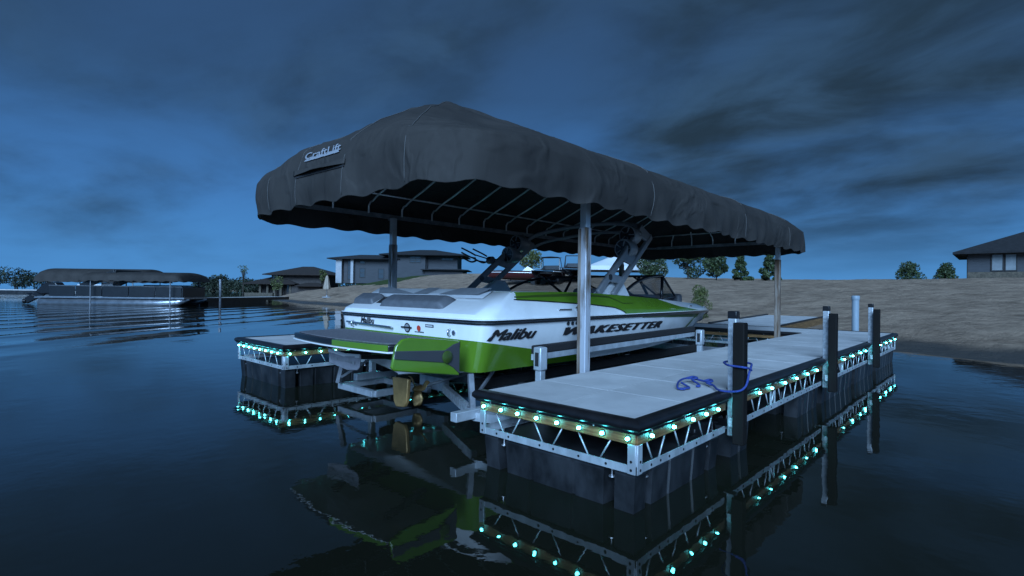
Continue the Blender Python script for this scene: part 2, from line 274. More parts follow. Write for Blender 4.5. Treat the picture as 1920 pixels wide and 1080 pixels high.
# ------------------------------------------------------------------ mesh helpers
class MB:
    def __init__(s): s.v = []; s.f = []
    def add(s, vs, fs):
        o = len(s.v); s.v += [tuple(p) for p in vs]; s.f += [tuple(i+o for i in q) for q in fs]; return s
    def box(s, x0, x1, y0, y1, z0, z1):
        return s.add([(x0,y0,z0),(x1,y0,z0),(x1,y1,z0),(x0,y1,z0),(x0,y0,z1),(x1,y0,z1),(x1,y1,z1),(x0,y1,z1)],
                     [(3,2,1,0),(4,5,6,7),(0,1,5,4),(1,2,6,5),(2,3,7,6),(3,0,4,7)])
    def bar(s, a, b, w, h=None, up=(0, 0, 1)):
        h = h or w; a = Vector(a); b = Vector(b); d = (b-a).normalized(); u = Vector(up)
        if abs(d.dot(u)) > .98: u = Vector((1, 0, 0))
        sd_ = d.cross(u).normalized(); u = sd_.cross(d).normalized()
        vs_ = [p + sd_*(w/2*i) + u*(h/2*j) for p in (a, b) for i, j in ((-1,-1),(1,-1),(1,1),(-1,1))]
        return s.add(vs_, [(3,2,1,0),(4,5,6,7),(0,1,5,4),(1,2,6,5),(2,3,7,6),(3,0,4,7)])
    def tube(s, pts, r, n=8, cap=True):
        pts = [Vector(p) for p in pts]; rs = r if isinstance(r, (list, tuple)) else [r]*len(pts)
        prev = None; vs_ = []
        for i, p in enumerate(pts):
            d = (pts[min(i+1, len(pts)-1)] - pts[max(i-1, 0)]).normalized()
            if prev is None:
                u = d.orthogonal().normalized()
            else:
                u = (prev - d*prev.dot(d)).normalized()
            prev = u; w = d.cross(u)
            vs_ += [p + (u*math.cos(2*math.pi*k/n) + w*math.sin(2*math.pi*k/n))*rs[i] for k in range(n)]
        fs = [(i*n+k, i*n+(k+1)%n, (i+1)*n+(k+1)%n, (i+1)*n+k) for i in range(len(pts)-1) for k in range(n)]
        if cap: fs += [tuple(range(n-1, -1, -1)), tuple((len(pts)-1)*n+k for k in range(n))]
        return s.add(vs_, fs)
    def prism(s, poly, z0, z1, taper=0.0):
        n = len(poly); cx = sum(p[0] for p in poly)/n; cy = sum(p[1] for p in poly)/n
        lo = [(p[0]-(p[0]-cx)*taper, p[1]-(p[1]-cy)*taper, z0) for p in poly]; hi = [(p[0], p[1], z1) for p in poly]
        return s.add(lo+hi, [tuple(range(n-1, -1, -1)), tuple(range(n, 2*n))] + [(i, (i+1) % n, n+(i+1) % n, n+i) for i in range(n)])
    def grid(s, fn, nu, nv, flip=False):
        vs_ = [fn(i/nu, j/nv) for j in range(nv+1) for i in range(nu+1)]
        fs = [(j*(nu+1)+i, j*(nu+1)+i+1, (j+1)*(nu+1)+i+1, (j+1)*(nu+1)+i) for j in range(nv) for i in range(nu)]
        if flip: fs = [tuple(reversed(q)) for q in fs]
        return s.add(vs_, fs)
    def lathe(s, prof, c, n=16, axis='z'):
        vs_ = []
        for r_, h in prof:
            for k in range(n):
                a = 2*math.pi*k/n; p = (r_*math.cos(a), r_*math.sin(a), h)
                if axis == 'x': p = (p[2], p[0], p[1])
                if axis == 'y': p = (p[0], p[2], p[1])
                vs_.append((c[0]+p[0], c[1]+p[1], c[2]+p[2]))
        m_ = len(prof)
        fs = [(i*n+k, i*n+(k+1) % n, (i+1)*n+(k+1) % n, (i+1)*n+k) for i in range(m_-1) for k in range(n)]
        fs += [tuple(range(n-1, -1, -1)), tuple((m_-1)*n+k for k in range(n))]
        return s.add(vs_, fs)
    def mesh(s, name, off=(0, 0, 0), smooth=False, weld=False):
        me = bpy.data.meshes.new(name)
        me.from_pydata([(p[0]-off[0], p[1]-off[1], p[2]-off[2]) for p in s.v], [], s.f); me.update()
        bm = bmesh.new(); bm.from_mesh(me)
        if weld: bmesh.ops.remove_doubles(bm, verts=bm.verts, dist=1e-4)
        bmesh.ops.recalc_face_normals(bm, faces=bm.faces); bm.to_mesh(me); bm.free()
        if smooth:
            me.polygons.foreach_set('use_smooth', [True]*len(me.polygons))
        return me
    def build(s, name, m, parent=None, off=None, smooth=False, bevel=0.0, weld=False, auto=None, seg=2):
        if off is None: off = parent_root(parent) if parent else (0, 0, 0)
        me = s.mesh(name, off, smooth or bevel > 0 or auto is not None, weld)
        o = place(name, me, m, parent)
        if not parent: o.location = off
        if bevel:
            b = o.modifiers.new('bevel', 'BEVEL'); b.width = bevel; b.segments = seg; b.limit_method = 'ANGLE'; b.angle_limit = R(35)
            b.harden_normals = False
        if bevel or auto is not None: sharp(me, R(auto or 40))
        return o
def sharp(me, ang):
    try: me.set_sharp_from_angle(angle=ang)
    except Exception: pass
ROOT = {}
def parent_root(o):
    while o.parent: o = o.parent
    return ROOT.get(o.name, (0, 0, 0))
def place(name, me, m, parent=None, loc=(0, 0, 0), rot=None):
    o = bpy.data.objects.new(name, me); COL.objects.link(o)
    if m and not me.materials: me.materials.append(m if not isinstance(m, str) else M[m])
    o.parent = parent; o.location = loc
    if rot: o.rotation_euler = rot
    return o
def thing(name, label, cat, loc=(0, 0, 0), rotz=0.0, group=None, world_coords=True):
    o = bpy.data.objects.new(name, None); COL.objects.link(o); o.location = loc; o.rotation_euler = (0, 0, rotz)
    o.empty_display_size = 0.2
    ROOT[o.name] = tuple(loc) if world_coords else (0, 0, 0)
    return tag(o, label, cat, group)
def tag(o, label, cat=None, group=None):
    o['label'] = label
    if cat: o['category'] = cat
    if group: o['group'] = group
    return o
def struct(o, kind='structure'):
    o['kind'] = kind; return o
def interp(xs, ys, x):
    if x <= xs[0]: return ys[0]
    if x >= xs[-1]: return ys[-1]
    for i in range(len(xs)-1):
        if x <= xs[i+1]:
            h = xs[i+1]-xs[i]; t = (x-xs[i])/h
            d = (ys[i+1]-ys[i])/h
            m0 = d if i == 0 else ((ys[i+1]-ys[i-1])/(xs[i+1]-xs[i-1]))
            m1 = d if i+2 >= len(xs) else ((ys[i+2]-ys[i])/(xs[i+2]-xs[i]))
            return (2*t**3-3*t*t+1)*ys[i] + (t**3-2*t*t+t)*h*m0 + (-2*t**3+3*t*t)*ys[i+1] + (t**3-t*t)*h*m1
def lin(xs, ys, x):
    if x <= xs[0]: return ys[0]
    for i in range(len(xs)-1):
        if x <= xs[i+1]: return ys[i]+(ys[i+1]-ys[i])*(x-xs[i])/(xs[i+1]-xs[i])
    return ys[-1]
def text_mesh(txt, size=1.0, shear=0.0, bold=0.0, spacing=1.0):
    c = bpy.data.curves.new('t', 'FONT'); c.body = txt; c.size = size; c.shear = shear; c.offset = bold; c.space_character = spacing
    c.resolution_u = 3
    o = bpy.data.objects.new('t', c); COL.objects.link(o); bpy.context.view_layer.update()
    me = bpy.data.meshes.new_from_object(o)
    vs_ = [tuple(v.co) for v in me.vertices]; fs = [tuple(p.vertices) for p in me.polygons]
    bpy.data.objects.remove(o); bpy.data.curves.remove(c); bpy.data.meshes.remove(me)
    x0 = min(v[0] for v in vs_); x1 = max(v[0] for v in vs_); y0 = min(v[1] for v in vs_); y1 = max(v[1] for v in vs_)
    return [((v[0]-x0)/(x1-x0), (v[1]-y0)/(y1-y0)) for v in vs_], fs

# ------------------------------------------------------------------ lake, beach and ground
SHX = [-700, -300, -160, -100, -82, -76, -60, -45, -36, -20, -10, -5, -1.5, 0, 20, 90]
SHY = [120, 95, 75, 44, 35, 32, 24.5, 20.6, 20.0, 17.2, 16.0, 15.2, 14.3, 13.6, 11.5, 8]
def shore_y(x): return lin(SHX, SHY, x) + 0.35*noise.noise((x*0.35, 3.3, 0)) + 0.8*noise.noise((x*0.06, 8.3, 0))
TR = ([-30, -6, 0, 2, 10, 26, 57, 120, 600], [-1.2, -0.5, 0, 0.16, 0.95, 2.15, 3.05, 3.3, 4.0])
TL = ([-30, -6, 0, 1.5, 4, 8, 14, 20, 36, 100, 600], [-1.2, -0.5, 0, 0.3, 0.8, 1.25, 1.95, 3.15, 3.4, 3.7, 5.0])
def ground_z(x, y):
    t = y - shore_y(x)
    k = min(1, max(0, (x+40)/25.0))
    z = lin(*TR, t)*k + lin(*TL, t)*(1-k)
    if x < -110: z *= 0.62
    if t > 1: z += 0.10*noise.noise((x*0.22, y*0.22, 1.7))*min(1, t/6) + 0.05*noise.noise((x*0.9, y*0.9, 4.7))*min(1, t/4)
    if t > 0.6 and x > -60: z += (0.045*noise.noise((x*1.7, y*1.7, 6.1))+0.03*noise.noise((x*3.1, y*3.1, 2.1)))*min(1, t/3)
    return z
xs = []
x = -700.0
while x < 95:
    xs.append(x); x += max(0.22, 0.012*abs(x+3)) if -60 < x < -3 else (0.03*abs(x+3) if x < -3 else 0.3 + 0.05*(x+3))
ts = [-30, -12, -5, -2.5, -1.2, -0.5]
t_ = 0.0
while t_ < 900: ts.append(t_); t_ += 0.2 + 0.022*t_ if t_ < 40 else 0.045*t_
gv = []; gf = []; gm = []
for t in ts:
    for x in xs:
        y = shore_y(x) + t; gv.append((x, y, ground_z(x, y)))
W = len(xs)
for j in range(len(ts)-1):
    for i in range(W-1):
        gf.append((j*W+i, j*W+i+1, (j+1)*W+i+1, (j+1)*W+i))
        t = ts[j]; xx = xs[i]; th = 62 if xx > -30 else (34 if xx > -55 else 13)
        if xx < -110: th = 14
        th += 5*noise.noise((xx*0.15, t*0.1, 9.1))
        gm.append(1 if t > th else 0)
me = bpy.data.meshes.new('beach'); me.from_pydata(gv, [], gf)
me.materials.append(M['sand']); me.materials.append(M['grass'])
me.polygons.foreach_set('material_index', gm); me.polygons.foreach_set('use_smooth', [True]*len(gf)); me.update()
beach = struct(place('beach', me, None)); beach['label'] = 'pale sand bank rising from the water, grass on top'
wm = MB(); wm.add([(-1500, -800, 0), (500, -800, 0), (500, 400, 0), (-1500, 400, 0)], [(0, 1, 2, 3)])
water = struct(wm.build('lake_water', M['water'])); water['label'] = 'calm dark lake water reflecting the evening sky'

# ------------------------------------------------------------------ floating docks
DZ = 0.522
BUMP = [(-0.030, 0.521), (-0.030, 0.530), (0.012, 0.531), (0.034, 0.524), (0.047, 0.508), (0.047, 0.486), (0.036, 0.474), (0.028, 0.468), (0.028, 0.456), (-0.014, 0.454)]
led_mb = MB(); prof = [(0.0085, 0.0), (0.0095, 0.006), (0.0095, 0.011), (0.0075, 0.016), (0.004, 0.0185), (0.0005, 0.019)]
led_mb.lathe(prof, (0, 0, 0), 10)
LED_ME = led_mb.mesh('led_light', smooth=True)
LED_BASE = MB().lathe([(0.019, 0.0), (0.019, 0.002), (0.016, 0.0045)], (0, 0, 0), 16).mesh('led_base')
BOLT_ME = MB().lathe([(0.0075, 0.0), (0.0075, 0.003)], (0, 0, 0), 10).mesh('bolt')
SCREW_ME = MB().lathe([(0.006, 0.0), (0.005, 0.003)], (0, 0, 0), 8).mesh('screw')
def float_mesh(lx, ly, ztop=0.226, zbot=-0.16):
    """hollow plastic float seen from outside: deep bolt notches near the corners, shallow grooves between"""
    def edge(L):
        pts = [(0, 0)]
        def cut(c, w, d): pts.extend([(c-w/2, 0), (c-w/2+0.006, d), (c+w/2-0.006, d), (c+w/2, 0)])
        if L > 0.55:
            cut(0.165, 0.075, 0.11)
            n = max(1, int((L-0.5)/0.24))
            for k in range(n): cut(0.25 + (L-0.5)*(k+0.5)/n, 0.035, 0.014)
            cut(L-0.165, 0.075, 0.11)
        else:
            cut(L/2, 0.05, 0.02)
        return pts
    poly = []
    for (ox, oy), (tx, ty), (nx, ny), L in (((-lx/2, -ly/2), (1, 0), (0, 1), lx), ((lx/2, -ly/2), (0, 1), (-1, 0), ly), ((lx/2, ly/2), (-1, 0), (0, -1), lx), ((-lx/2, ly/2), (0, -1), (1, 0), ly)):
        for a, d in edge(L): poly.append((ox+tx*a+nx*d, oy+ty*a+ny*d))
    mb = MB(); n = len(poly)
    def ring(z, k): return [(p[0]*(1-k), p[1]*(1-k*lx/ly if ly > lx else 1-k), z) for p in poly]
    rings = [ring(zbot, 0.05), ring(zbot+0.10, 0.035), ring(ztop-0.02, 0.004), ring(ztop, 0.02)]
    vs_ = [p for r_ in rings for p in r_]
    fs = [(i*n+k, i*n+(k+1) % n, (i+1)*n+(k+1) % n, (i+1)*n+k) for i in range(3) for k in range(n)] + [tuple(range(n-1, -1, -1)), tuple(3*n+k for k in range(n))]
    mb.add(vs_, fs)
    return mb.mesh('float')
def dock(label, x0, x1, y0, y1, nu, nv, sides, floats, group='floating docks'):
    root = thing('floating_dock', label, 'dock', ((x0+x1)/2, (y0+y1)/2, 0), group=group); ox, oy = root.location.x, root.location.y
    g = 0.014; pw = (x1-x0)/nu; ph = (y1-y0)/nv
    pm = MB().box(-pw/2+g/2, pw/2-g/2, -ph/2+g/2, ph/2-g/2, DZ-0.035, DZ).mesh('deck_panel')
    for i in range(nu):
        for j in range(nv):
            o = place('deck_panel', pm, M['deck'], root, (x0+pw*(i+.5)-ox, y0+ph*(j+.5)-oy, random.uniform(-0.0015, 0.0015)))
            o.rotation_euler = (random.uniform(-.0012, .0012), random.uniform(-.0012, .0012), 0)
    fr = MB()
    for i in range(nu+1):
        xx = min(max(x0+pw*i, x0+0.03), x1-0.03); fr.box(xx-0.02, xx+0.02, y0+0.03, y1-0.03, 0.40, DZ-0.037)
    for j in range(nv+1):
        yy = min(max(y0+ph*j, y0+0.03), y1-0.03); fr.box(x0+0.052, x1-0.052, yy-0.015, yy+0.015, 0.41, DZ-0.039)
    fr.build('deck_joists', M['darkgap'], root)  # joists coloured near black to paint shade into the panel gaps
    for side, spec in sides.items():
        if side == 'front': p, t, n, L = Vector((x0, y0, 0)), Vector((1, 0, 0)), Vector((0, -1, 0)), x1-x0
        if side == 'back': p, t, n, L = Vector((x0, y1, 0)), Vector((1, 0, 0)), Vector((0, 1, 0)), x1-x0
        if side == 'right': p, t, n, L = Vector((x1, y0, 0)), Vector((0, 1, 0)), Vector((1, 0, 0)), y1-y0
        if side == 'left': p, t, n, L = Vector((x0, y0, 0)), Vector((0, 1, 0)), Vector((-1, 0, 0)), y1-y0
        segs = spec.get('segs', [(0, L)]); e = Vector((0, 0, 1))
        def obox(mb, a, b, n0, n1, z0, z1):
            c = [p+t*aa+n*nn for aa in (a, b) for nn in (n0, n1)]
            mb.box(min(q.x for q in c), max(q.x for q in c), min(q.y for q in c), max(q.y for q in c), z0, z1)
        for (a, b) in segs:
            aa, bb = a, b
            if a <= 0.001: aa = -0.047
            if b >= L-0.001: bb = L+0.047
            if spec.get('bumper', True):
                mb = MB(); k = len(BUMP)
                vs_ = []
                for q, s0 in ((a, aa), (b, bb)):
                    for (nn, z) in BUMP:
                        mit = max(0.0, nn) if s0 != q else 0
                        vs_.append(p + t*(q + (mit if q > L/2 else -mit)) + n*nn + e*z)
                mb.add(vs_, [(i, (i+1) % k, k+(i+1) % k, k+i) for i in range(k)] + [tuple(range(k)), tuple(range(2*k-1, k-1, -1))])
                bo = mb.build('bumper', M['rubber'], root, auto=50)
                q = a+0.12
                while q < b-0.05:
                    for nn, z in ((0.0285, 0.4615),):
                        w = p + t*q + n*nn + e*z
                        place('screw', SCREW_ME, M['steel'], bo, w-Vector((ox, oy, 0)), n.to_track_quat('Z', 'Y').to_euler())
                    q += 0.42
            mb = MB(); obox(mb, a, b, -0.016, 0.008, 0.392, 0.453); fb = mb.build('fascia_board', M[spec.get('fascia', 'wood')], root, bevel=0.003, seg=1)
            # lower truss rail: a flanged channel
            mb = MB(); obox(mb, a, b, -0.004, 0.004, 0.232, 0.276); obox(mb, a, b, -0.045, -0.004, 0.232, 0.238)
            tr = mb.build('truss_rail', M['alu'], root)
            if spec.get('detail', True):
                q = a+0.13; flip = 0; per = 0.19
                while q+0.07 < b-0.1:
                    z0, z1 = (0.268, 0.394) if flip else (0.394, 0.268)
                    w0 = p+t*q-n*0.014+e*z0; w1 = p+t*(q+0.075)-n*0.014+e*z1
                    MB().tube([w0, w1], 0.0055, 6).build('brace', M['alu'], tr, smooth=True)
                    q += per*(1.0 if flip else 0.82); flip = 1-flip
                q = a+0.16
                while q < b-0.12:
                    place('bolt', BOLT_ME, M['bolt'], tr, p+t*q+n*0.0042+e*0.254-Vector((ox, oy, 0)), n.to_track_quat('Z', 'Y').to_euler())
                    q += random.choice((0.11, 0.19, 0.27))
                if b-a > 1.9:
                    for q in (a+(b-a)*0.36, a+(b-a)*0.40):
                        mb = MB(); obox(mb, q-0.014, q+0.014, -0.012, -0.0045, 0.27, 0.395); mb.build('strap', M['alu'], tr)
        for q in spec.get('plates', []):
            mb = MB(); obox(mb, max(q-0.05, 0) if q > L/2 else q, q if q > L/2 else q+0.05, -0.006, 0.010, 0.2305, 0.393)
            pl = mb.build('corner_plate', M['alu'], root, bevel=0.002, seg=1)
            for z in (0.254, 0.300):
                w = p+t*(q+(-0.026 if q > L/2 else 0.026))+n*0.0102+e*z
                place('bolt', BOLT_ME, M['bolt'], pl, w-Vector((ox, oy, 0)), n.to_track_quat('Z', 'Y').to_euler())
        for q in spec.get('leds', []):
            w = p+t*q+n*0.008+e*0.424
            lb = place('led_light', LED_BASE, M['ledbase'], root, w-Vector((ox, oy, 0)), n.to_track_quat('Z', 'Y').to_euler())
            place('led_lens', LED_ME, M['led'], lb, (0, 0, 0.0045))
    cache = {}
    for (fx0, fx1, fy0, fy1) in floats:
        key = (round(fx1-fx0, 3), round(fy1-fy0, 3))
        if key not in cache: cache[key] = float_mesh(*key)
        place('float', cache[key], M['float'], root, ((fx0+fx1)/2-ox, (fy0+fy1)/2-oy, 0))
        for cx, sx in ((fx0, 1), (fx1, -1)):
            for cy, sy in ((fy0, 1), (fy1, -1)):
                for (bx, by) in ((cx+sx*0.165, cy+sy*0.03), (cx+sx*0.03, cy+sy*0.165)):
                    mb = MB(); mb.tube([(bx, by, 0.17), (bx, by, 0.235)], 0.005, 6).lathe([(0.019, 0.0), (0.019, 0.006)], (bx, by, 0.17), 10)
                    mb.build('float_bolt', M['steel'], root)
    return root
RX0, RX1, RY0, RY1 = -2.669, -1.449, 2.563, 12.0
PILES = [3.86, 6.60, 9.28]
segs = []; a = 0.0
for py_ in PILES:
    segs.append((a, py_-RY0-0.055)); a = py_-RY0+0.055
segs.append((a, RY1-RY0))
led_r = [2.70, 2.97, 3.235, 3.50, 3.765, 4.15, 4.50, 4.83, 5.19, 5.56, 5.93, 6.28, 6.70-0.1+0.12, 7.30, 7.78, 8.32, 8.90, 9.45, 10.05, 10.65, 11.25, 11.85]
led_r = [2.70, 2.97, 3.235, 3.44, 3.64, 4.49, 4.80, 5.17, 5.54, 5.92, 6.29, 7.10, 7.62, 8.13, 8.65, 9.02, 9.75, 10.3, 10.85, 11.35, 11.85]
led_f = [0.045, 0.21, 0.36, 0.522, 0.685, 0.85, 1.01, 1.175]
dock('near grey panelled floating dock with black rubber edge and three posts along it', RX0, RX1, RY0, RY1, 2, 14, {
    'front': dict(leds=led_f, plates=[0.0, RX1-RX0]),
    'right': dict(leds=[y-RY0 for y in led_r], segs=segs, plates=[0.0, RY1-RY0]),
    'left': dict(segs=[(0, 10.56-RY0)], bumper=False, detail=False, plates=[0.0]),
    'back': dict(detail=False)},
    [(RX0+0.02, RX1-0.015, RY0+0.015, RY0+1.18), (RX0+0.02, RX1-0.015, 4.0, 4.35), (RX0+0.02, RX1-0.015, 5.75, 6.5), (RX0+0.02, RX1-0.015, 6.7, 8.3), (RX0+0.02, RX1-0.015, 8.5, 9.9), (RX0+0.02, RX1-0.015, 10.2, 11.97)])
LX0, LX1, LY0, LY1 = -7.83, -6.37, 2.80, 12.0
led_s = [0.06+0.2*i for i in range(28)]
dock('grey panelled floating dock beyond the boat stern, its lit corner left of the swim platform', LX0, LX1, LY0, LY1, 2, 13, {
    'front': dict(leds=[0.05+0.181*i for i in range(8)], plates=[0.0, LX1-LX0]),
    'right': dict(leds=led_s, plates=[0.0]),
    'left': dict(detail=False), 'back': dict(detail=False, bumper=True)},
    [(LX0+0.015, LX1-0.015, LY0+0.015, LY0+1.3), (LX0+0.015, LX1-0.015, LY0+1.7, LY0+3.6), (LX0+0.015, LX1-0.015, LY0+4.2, LY0+6.4), (LX0+0.015, LX1-0.015, LY0+6.9, LY0+9.1)])
dock('grey panelled cross dock behind the bow joining the two side docks', LX1+0.012, RX0-0.012, 10.58, 12.0, 6, 2, {
    'front': dict(fascia='wood'), 'back': dict(detail=False)},
    [(-6.2, -5.0, 10.6, 11.98), (-4.2, -3.0, 10.6, 11.98)])

# gangway from the cross dock to the sand
gw = thing('gangway', 'grey gangway with brown side boards running from the cross dock to the beach', 'gangway', (-4.25, 12.1, 0))
gz0, gz1 = 0.52, 0.62; gy0, gy1 = 12.07, 16.2; gx0, gx1 = -4.95, -3.52
nb = 16
for k in range(nb):
    ya = gy0+(gy1-gy0)*k/nb; yb = gy0+(gy1-gy0)*(k+1)/nb-0.012
    za = gz0+(gz1-gz0)*(ya-gy0)/(gy1-gy0); zb = gz0+(gz1-gz0)*(yb-gy0)/(gy1-gy0)
    MB().add([(gx0, ya, za-.03), (gx1, ya, za-.03), (gx1, yb, zb-.03), (gx0, yb, zb-.03), (gx0, ya, za), (gx1, ya, za), (gx1, yb, zb), (gx0, yb, zb)],
             [(3,2,1,0),(4,5,6,7),(0,1,5,4),(1,2,6,5),(2,3,7,6),(3,0,4,7)]).build('plank', M['deck'], gw)
for xx in (gx0-0.022, gx1+0.022):
    MB().bar((xx, gy0, gz0-0.08), (xx, gy1, gz1-0.08), 0.04, 0.17).build('side_board', M['wood'], gw)
    MB().bar((xx, gy0, gz0+0.02), (xx, gy1, gz1+0.02), 0.05, 0.03).build('edge_strip', M['rubber'], gw)

# piles along the outer edge of the near dock
for k, (yy, which) in enumerate(zip(PILES, ('blue rope tied round it', 'middle of the three', 'farthest of the three'))):
    pl = thing('dock_pile', 'capped aluminium dock post with black bumper post, ' + which, 'post', (-1.405, yy, 0), group='posts along the dock edge')
    ax = -1.412; aw = 0.030
    MB().box(ax-aw, ax+aw, yy-aw, yy+aw, 0.205, 1.075).build('tube', M['galv'], pl, bevel=0.006)
    MB().box(ax-aw-.003, ax+aw+.003, yy-aw-.003, yy+aw+.003, 1.045, 1.10).build('cap', M['rubber'], pl, bevel=0.006)
    bx = -1.322; by = yy-0.118; bw = 0.039
    bp = MB().box(bx-bw, bx+bw, by-bw, by+bw, 0.185, 1.025).build('bumper_post', M['pile'], pl, bevel=0.008)
    MB().box(ax+0.02, bx-bw+0.002, by-0.02, yy-aw+0.004, 0.30, 0.36).build('bracket', M['galv'], pl)
    place('bolt', BOLT_ME, M['steel'], bp, Vector((bx+bw+0.0005, by, 0.33))-pl.location, (0, R(90), 0))
    place('bolt', BOLT_ME, M['steel'], bp, Vector((bx+bw+0.0005, by, 0.88))-pl.location, (0, R(90), 0))

# mooring line
def smooth_path(pts, n=8):
    out_ = []; P_ = [Vector(p) for p in pts]
    for i in range(len(P_)-1):
        p0 = P_[max(i-1, 0)]; p1 = P_[i]; p2 = P_[i+1]; p3 = P_[min(i+2, len(P_)-1)]
        for k in range(n):
            t = k/n
            out_.append(0.5*((2*p1)+(p2-p0)*t+(2*p0-5*p1+4*p2-p3)*t*t+(3*p1-p0-3*p2+p3)*t**3))
    out_.append(P_[-1]); return out_
py_ = PILES[0]
rp = [(-1.66, 3.62, .535), (-1.70, 3.60, .536), (-1.735, 3.65, .548), (-1.79, 3.80, .556), (-1.80, 3.93, .56), (-1.74, 3.98, .556), (-1.66, 3.95, .552), (-1.60, 3.90, .552), (-1.54, 3.84, .545), (-1.48, 3.74, .545), (-1.43, 3.69, .546), (-1.37, 3.683, .55), (-1.30, 3.684, .565), (-1.268, 3.71, .605), (-1.265, 3.75, .68), (-1.266, 3.79, .72), (-1.31, 3.91, .728), (-1.40, 3.912, .73), (-1.458, 3.89, .73), (-1.462, 3.82, .73), (-1.42, 3.74, .729), (-1.375, 3.690, .728), (-1.33, 3.687, .727), (-1.275, 3.689, .725), (-1.262, 3.74, .715), (-1.255, 3.77, .70)]
rope = MB().tube(smooth_path(rp), 0.0078, 7); rope.tube(smooth_path([(-1.70, 3.60, .536), (-1.66, 3.68, .536), (-1.70, 3.74, .536), (-1.765, 3.78, .55)]), 0.0078, 7)
rope.tube(smooth_path([(-1.80, 3.93, .56), (-1.77, 3.99, .57), (-1.72, 3.96, .57), (-1.74, 3.91, .562), (-1.68, 3.87, .545), (-1.64, 3.82, .536), (-1.66, 3.80, .536)]), 0.008, 7)
rope.tube(smooth_path([(-1.66, 3.95, .555), (-1.63, 3.98, .565), (-1.59, 3.93, .565), (-1.61, 3.88, .558), (-1.57, 3.86, .55)]), 0.009, 7)
ro = rope.build('mooring_rope', M['rope'], None, off=(-1.6, 3.8, .53), smooth=True)
tag(ro, 'blue mooring rope looped on the deck and tied round the nearest post', 'rope')
# capped pipe standing behind the far end of the dock
pp = thing('capped_pipe', 'pale blue round pipe with a cap behind the far end of the dock', 'pipe', (-2.10, 12.13, 0))
MB().lathe([(0.062, -0.8), (0.062, 1.19)], (-2.10, 12.14, 0), 20).build('pipe', M['pipe'], pp, auto=40)
MB().lathe([(0.068, 1.13), (0.072, 1.14), (0.072, 1.20), (0.060, 1.215)], (-2.10, 12.14, 0), 20).build('cap', M['pipe'], pp, auto=40)
# ------------------------------------------------------------------ covered boat lift
CX0, CX1, CY0, CY1, CR = -5.86, -2.46, 2.10, 10.30, 0.50
CXM = (CX0+CX1)/2; QY0, QY1 = CY0+1.50, CY1-1.35
lift = thing('covered_boat_lift', 'large charcoal canvas canopy on metal posts over the boat, with its lift frame', 'boat lift', (CXM, 6.2, 0))
def c_outline(step=0.045):
    pts = []
    def seg(a, b):
        n = max(1, int(math.dist(a, b)/step)); pts.extend([(a[0]+(b[0]-a[0])*i/n, a[1]+(b[1]-a[1])*i/n) for i in range(n)])
    def arc(cx, cy, a0, a1):
        n = 12; pts.extend([(cx+CR*math.cos(a0+(a1-a0)*i/n), cy+CR*math.sin(a0+(a1-a0)*i/n)) for i in range(n)])
    seg((CX0+CR, CY0), (CX1-CR, CY0)); arc(CX1-CR, CY0+CR, -math.pi/2, 0)
    seg((CX1, CY0+CR), (CX1, CY1-CR)); arc(CX1-CR, CY1-CR, 0, math.pi/2)
    seg((CX1-CR, CY1), (CX0+CR, CY1)); arc(CX0+CR, CY1-CR, math.pi/2, math.pi)
    seg((CX0, CY1-CR), (CX0, CY0+CR)); arc(CX0+CR, CY0+CR, math.pi, 1.5*math.pi)
    return pts
WS = [0, 0.008, 0.018, 0.03, 0.045] + [0.06+0.92*i/40 for i in range(41)] + [1.0]
def c_end(p):
    d_end = min(p[1]-CY0, CY1-p[1]); d_side = min(p[0]-CX0, CX1-p[0])
    return min(1, max(0, 0.5 + (d_side-d_end)*1.2))
def c_height(w, k):
    side = interp([0, .03, .07, .14, .3, .6, .9, 1.0], [2.28, 2.38, 2.435, 2.495, 2.605, 2.84, 3.075, 3.115], w)
    end = interp([0, .03, .09, .18, .34, .51, .75, .93, 1.0], [2.28, 2.40, 2.48, 2.555, 2.70, 2.84, 3.01, 3.10, 3.115], w)
    return side*(1-k)+end*k
def c_point(p, w, wr=True):
    q = (CXM, min(max(p[1], QY0), QY1)); k = c_end(p)
    x = p[0]+(q[0]-p[0])*w; y = p[1]+(q[1]-p[1])*w; z = c_height(w, k)
    cf = max(0.0, 1-max(0.0, min(abs(p[0]-CX0), abs(p[0]-CX1))+min(abs(p[1]-CY0), abs(p[1]-CY1))-0.30)/0.75)
    z -= 0.15*cf*min(1, w/0.06)*max(0, 1-w/0.85)
    v = Vector((x, y, z))
    if wr:
        fade = min(1, w/0.05)*min(1, (1-w)/0.15+0.25)
        out_ = Vector((p[0]-q[0], p[1]-q[1], 0)).normalized(); nv = (out_*0.55+Vector((0, 0, 0.85)))
        sag = -0.014*(1-k)*fade*abs(math.sin(math.pi*(y-0.1)/0.5))**2 * (1 if w > .05 else .4)
        nn = noise.noise((x*1.3, y*1.3, 5.0))*0.030 + noise.noise((x*3.1, y*3.1+z*2, 2.0))*0.016*(0.5+k)
        ang = math.atan2(p[1]-q[1], p[0]-q[0])
        fold = noise.noise((ang*5.5 if k > .4 else y*2.6, w*1.3, 11.0))*0.040*(0.35+0.65*k)
        def ridge(a, b, c): return (1-min(1.0, abs(noise.noise((a, b, c)))*3.2))**1.5
        crease = 0.020*ridge(ang*3.2+w*1.1, w*2.2+ang*.6, 21.0)*k + 0.013*ridge(x*1.1+y*.35, y*1.1+w*3.0, 31.0)
        v += nv*((nn*.6+fold+crease)*fade + sag)
    return v
